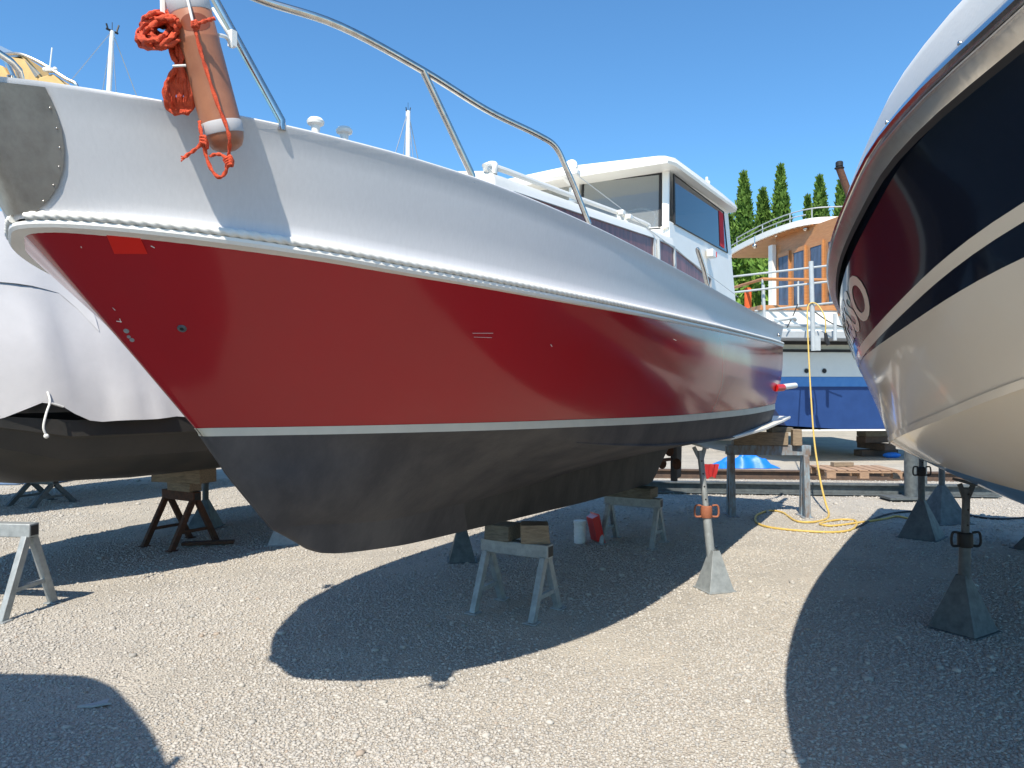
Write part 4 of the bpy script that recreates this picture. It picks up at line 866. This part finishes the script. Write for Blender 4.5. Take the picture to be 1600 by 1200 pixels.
    for a, b in (((1120, 435, 16.2), (1310, 413)), ((1120, 460, 16.2), (1310, 438)), ((1180, 486, 16.0), (1310, 472))): m.tube([Q(*a), Q(*b)], .023, 8)
    m.build('rail_tubes', 'rail_white', pr)
    m = MB(); m.tube(smooth_path([Q(1247, 475), Q(1240, 492), Q(1230, 512)]), .012, 5); m.tube(smooth_path([Q(1272, 486), Q(1300, 505), Q(1330, 514)]), .012, 5); m.build('mooring_line', 'black', root)
    m = MB(); p = Q(1169, 468, 16.8); m.box(p, (.16, .10, .55)); m.build('life_jacket', 'orange_bright', root, bevel=.04)
    return root
M['door_glass'] = mat('door_glass', (.10, .135, .21), .10, col2=(.045, .055, .08), vscale=2.5, spec=.25, stretch=(3, 3, .6))
M['orange_bright'] = mat('orange_fabric', (.60, .10, .02), .8)
trawler()
def crib():
    p = ground_at(1368, 712); root = empty('timber_crib', p, .2, 'dark stack of timbers holding up the blue hull behind the pallet', 'crib')
    for k, (sx, sy, z, rz) in enumerate(((1.0, .3, .0, 0), (.3, 1.0, .16, 0), (.9, .3, .32, .1), (.8, .35, .47, 0))):
        m = MB(); m.box((0, 0, z+.08), (sx, sy, .15), Matrix.Rotation(rz, 3, 'Z')); m.build('timber', 'wood_grey' if k == 3 else 'brown_beam', root, bevel=.01)
    m = MB(); m.sphere((.1, -.55, .06), .12, 10, 7, (1.8, .7, .6)); m.build('blue_bag', 'tarp', None, label='small blue plastic bag at the foot of the timber crib', cat='bag', loc=p)
crib()

# ------------------------------------------------------------------ yard clutter
def beam_rail(p, q, w, h, z, m_, label, name='steel_beam'):
    root_c = (Vector(p)+Vector(q))/2; m = MB(); a, b = Vector(p)-root_c, Vector(q)-root_c; up = Vector((0, 0, 1))
    m.bar(a+up*(z+h-.012), b+up*(z+h-.012), w, .022); m.bar(a+up*(z+.012), b+up*(z+.012), w, .022); m.bar(a+up*(z+h/2), b+up*(z+h/2), .03, h-.05)
    return m.build(name, m_, label=label, cat='beam', loc=root_c, smooth=0)
beam_rail(ground_at(1000, 746), ground_at(1520, 752), .14, .16, .0, 'brown_beam', 'brown rusty steel beam lying in front of the blue tarp')
beam_rail(ground_at(1000, 770), ground_at(1560, 778), .16, .17, .02, 'galv_dark', 'long grey steel beam lying nearer, under the wooden pallet')
def pallet():
    c = ground_at(1338, 764); root = empty('pallet', (c.x, c.y+.1, .20), -.06, 'bleached wooden pallet resting on the steel beams', 'pallet')
    for k in range(7):
        m = MB(); m.box((-.50+k*.165, 0, .125), (.135, .80, .02)); m.build('deck_board', 'pallet', root, bevel=.003)
    for y in (-.36, 0, .36):
        m = MB(); m.box((0, y, .10), (1.16, .10, .022)); m.build('stringer_board', 'pallet', root)
        for x in (-.5, 0, .5):
            m = MB(); m.box((x, y, .045), (.14, .10, .085)); m.build('foot_block', 'pallet', root, bevel=.003)
    b = block((c.x-.12, c.y+.25, .337), (.34, .12, .07), .1, 'short timber offcut lying on the pallet', 'wood')
pallet()
def tarp():
    c = ground_at(1162, 730); rg = np.random.default_rng(5); m = MB(); rows = []
    for i in range(22):
        row = []
        for j in range(40):
            x = (j/39-.5)*1.25; y = (i/21-.5)*.6; e = max(0, 1-(abs(x)/.63)**4)*max(0, 1-(abs(y)/.3)**3)
            z = e*(.17+.08*math.sin(x*7+1)+.05*math.sin(x*17+y*9)+.04*math.sin(y*21+x*5)+.05*abs(math.sin(x*9-y*14)))
            row.append(Vector((x+.03*math.sin(y*20), y+.03*math.sin(x*15), max(z, 0)+.01)))
        rows.append(row)
    m.grid(rows); m.build('tarpaulin', 'tarp', smooth=30, label='crumpled bright blue tarpaulin on the ground beyond the beams', cat='tarpaulin', loc=c)
tarp()
def cloth():
    c = point_at(1111, 734, 12.6); m = MB(); rows = []
    for i in range(8):
        rows.append([Vector(((j/9-.5)*.26*(1-.06*i), .02*math.sin(j*1.9+i*.3), -.03*i+.1-.01*abs(j-5)*(i/7))) for j in range(10)])
    m.grid(rows); m.build('red_cloth', 'redcloth', label='small dark red cloth hanging over the steel beam', cat='cloth', loc=c)
cloth()
def canister():
    p = ground_at(906, 848); root = empty('canister', p, 0, 'ribbed white plastic canister on the gravel under the red boat', 'canister'); m = MB(); pr = [(.001, 0), (.056, 0), (.06, .006)]
    for k in range(5): z = .03+k*.033; pr += [(.062, z), (.062, z+.02), (.058, z+.024), (.058, z+.030)]
    pr += [(.062, .20), (.060, .205)]; m.lathe(pr, (0, 0, 0), 24); m.build('body', 'bucket', root, smooth=50)
    m = MB(); m.lathe([(.064, .203), (.066, .206), (.066, .226), (.062, .232), (.001, .233)], (0, 0, 0), 24); m.build('lid', 'bucket', root)
canister()
def tray():
    p = ground_at(934, 846); root = empty('plastic_tray', p, 0, 'red plastic tray standing on edge against the grey trestle leg', 'tray'); rt = Matrix.Rotation(R(-12), 3, 'Y') @ Matrix.Rotation(R(14), 3, 'Z')
    m = MB(); 
    for d, w, h0, h1 in ((0, .30, .0, .36), (.01, .28, .01, .35), (.07, .24, .03, .33)): pass
    ring = lambda d, w, a, b: [rt @ Vector((d, -w/2, a)), rt @ Vector((d, w/2, a)), rt @ Vector((d, w/2, b)), rt @ Vector((d, -w/2, b))]
    k_ = .8; ring0 = ring; ring = lambda d, w, a, b: [p*k_ for p in ring0(d, w, a, b)]
    rs = [ring(-.045, .24, .03, .33), ring(.035, .28, .01, .355), ring(.035, .32, -.005, .37), ring(.043, .32, -.005, .37), ring(.043, .27, .015, .35), ring(-.035, .235, .035, .325)]
    m.grid(rs, True); m.add(rs[0], [(0, 1, 2, 3)]); m.add(rs[-1], [(0, 1, 2, 3)]); m.build('shell', 'redplastic', root, bevel=.01)
tray()
def hose():
    root = empty('garden_hose', ground_at(1292, 810), 0, 'yellow water hose hung over the stern railing and looped on the gravel', 'hose'); o = root.location
    g = lambda px, py: ground_at(px, py)+Vector((0, 0, .014)); Q = lambda px, py, D: point_at(px, py, D)
    P = [Q(1290, 520, 14.6), Q(1290, 500, 14.6), Q(1284, 484, 14.7), Q(1275, 474, 14.8), Q(1266, 474, 14.85), Q(1262, 484, 14.7), Q(1262, 510, 14.2), Q(1264, 560, 13.2), Q(1267, 620, 12.1), Q(1272, 690, 10.9), Q(1281, 750, 10.0), Q(1289, 785, 9.5), g(1294, 803), g(1290, 812), g(1270, 817), g(1245, 816), g(1231, 808), g(1222, 802), g(1205, 799), g(1190, 802), g(1180, 808), g(1182, 818), g(1200, 825), g(1240, 830), g(1290, 833), g(1322, 831), g(1336, 824), g(1335, 815), g(1318, 813), g(1298, 815), g(1280, 820), g(1300, 823), g(1340, 818), g(1380, 812), g(1400, 808), g(1420, 812), g(1440, 818)]
    m = MB(); m.tube(smooth_path([p-o for p in P], 6), .0130, 8); m.build('hose_pipe', 'hose', root, smooth=60)
    m = MB(); p = Q(1290, 520, 14.6)-o; m.tube([p, p+Vector((.02, 0, -.14)), p+Vector((.06, 0, -.24))], [.03, .045, .04], 8); m.build('spray_nozzle', 'black', root)
    m = MB(); m.tube(smooth_path([ground_at(x, y)+Vector((0, 0, .012)) for x, y in ((1336, 826), (1380, 806), (1430, 800), (1500, 805), (1560, 812), (1640, 806))]), .012, 7); m.build('power_cable', 'black', None, label='dark cable snaking over shaded gravel under the cream and navy boat', cat='cable', smooth=60)
hose()
def distant_tarp():
    m = MB(); m.box((0, 0, .30), (1.4, 1.0, .60), None, .92); m.box((.9, 0, .2), (.6, .8, .4), None, .9)
    m.build('covered_crate', 'bluewhite', bevel=.04, label='light blue wrapped crate on the ground at the far left edge', cat='crate', loc=ground_at(8, 757)+Vector((-.4, .4, 0)))
distant_tarp()
def plank_lying():
    c = ground_at(320, 852); m = MB(); m.bar((-.2, -.05, .03), (.28, .06, .03), .09, .03); m.build('rusty_bar', 'rust', label='flat rusty bar on the gravel beside the rusty trestle foot', cat='bar', loc=c, bevel=.004)
    c = ground_at(150, 1102); m = MB(); P = []
    for k, (x, y) in enumerate(((-.07, -.02), (.0, .01), (.05, .05), (.055, .02), (.08, .01), (.06, -.01), (.0, -.02))): P.append(Vector((x, y, .004+.004*(k % 3))))
    m.prism(P, (0, 0, .010)); m.build('broken_slate', 'greydeck', label='flat pale broken piece lying in the lower left shadow', cat='debris', loc=c)
plank_lying()

# ------------------------------------------------------------------ cypresses and hedge
def leafy(name, m_, N, shape, size, parent):
    r = np.random.default_rng(abs(hash(name)) % 1000+N); P = shape(r, N); a = r.normal(size=(N, 3)); a /= np.linalg.norm(a, axis=1, keepdims=True); a[:, 2] += .7
    b = np.cross(a, r.normal(size=(N, 3))); b /= np.linalg.norm(b, axis=1, keepdims=True); s = size*(.6+.8*r.random(N))[:, None]
    a = a*s; b = b*s*.45
    V = np.stack([P-b, P+b, P+b*.3+a*1.4, P-b*.3+a*1.4], 1).reshape(-1, 3)
    m = MB(); m.v = [tuple(v) for v in V]; m.f = [(4*i, 4*i+1, 4*i+2, 4*i+3) for i in range(N)]
    return m.build(name, m_, parent, smooth=0, recalc=False)
def cypress(px, top, D, w, label, seed):
    x = (px-800)/F*D; h = EYE-(top-YH)/F*D; root = empty('cypress_tree', (x, D, 0), 0, label, 'tree', 'cypresses behind the trawler')
    def shape(r, N):
        z = r.random(N)**.85; ph = r.random(N)*6.283; prof = np.minimum(1, ((1-z)/.55))**.75*(1-.25*np.exp(-z*8))
        lump = 1+.16*np.sin(ph*3+seed+z*14)+.10*np.sin(ph*5-z*31+seed)
        rad = w*prof*lump*np.sqrt(r.random(N)*.55+.45)
        return np.stack([rad*np.cos(ph), rad*np.sin(ph), .3+z*(h-.45)], 1)
    leafy('crown', 'cypress', 11000, shape, .105, root)
    m = MB(); m.tube([(0, 0, 0), (0, 0, h*.5), (0, 0, h*.93)], [w*.18, w*.12, w*.03], 8); m.build('trunk', 'bark', root)
    m = MB(); m.lathe([(w*.55, .6), (w*.72, h*.3), (w*.52, h*.6), (w*.12, h*.9), (.001, h*.94)], (0, 0, 0), 10); m.build('inner_foliage', 'cypress', root)
for k, (px, top, D, w, lab) in enumerate(((1141, 335, 36, .75, 'short cypress half hidden right behind the wheelhouse corner'), (1163, 268, 34, .95, 'tall cypress just right of the red boat wheelhouse'), (1193, 294, 35, .95, 'middle cypress with a forked tip, between two taller ones'), (1221, 257, 34, .85, 'tallest and slimmest of the cypresses'), (1263, 305, 37, .62, 'small thin cypress left of a fatter one'), (1282, 274, 36, .98, 'broad cypress left of the rusty mast'), (1316, 279, 36, .9, 'cypress behind the rusty mast at the edge of the navy hull'))): cypress(px, top, D, w, lab, k*1.7)
def hedge():
    root = empty('hedge', (11.5, 31, 0), 0, 'dense green hedge below the cypresses, behind the trawler roof', 'hedge')
    def shape(r, N):
        x = (r.random(N)-.5)*16; ph = r.random(N); z = r.random(N)*7.2; y = -.8-.5*r.random(N)+.3*np.sin(x*2+z)+.2*np.sin(x*5-z*3)
        top = r.random(N) < .15; z = np.where(top, 7.0+.4*r.random(N), z); y = np.where(top, (r.random(N)-.5)*2, y)
        return np.stack([x, y, z], 1)
    leafy('leaves', 'hedge', 16000, shape, .16, root)
    m = MB(); m.box((0, .3, 3.5), (16, 1.6, 7.0)); m.build('inner_mass', 'hedge', root)
hedge()
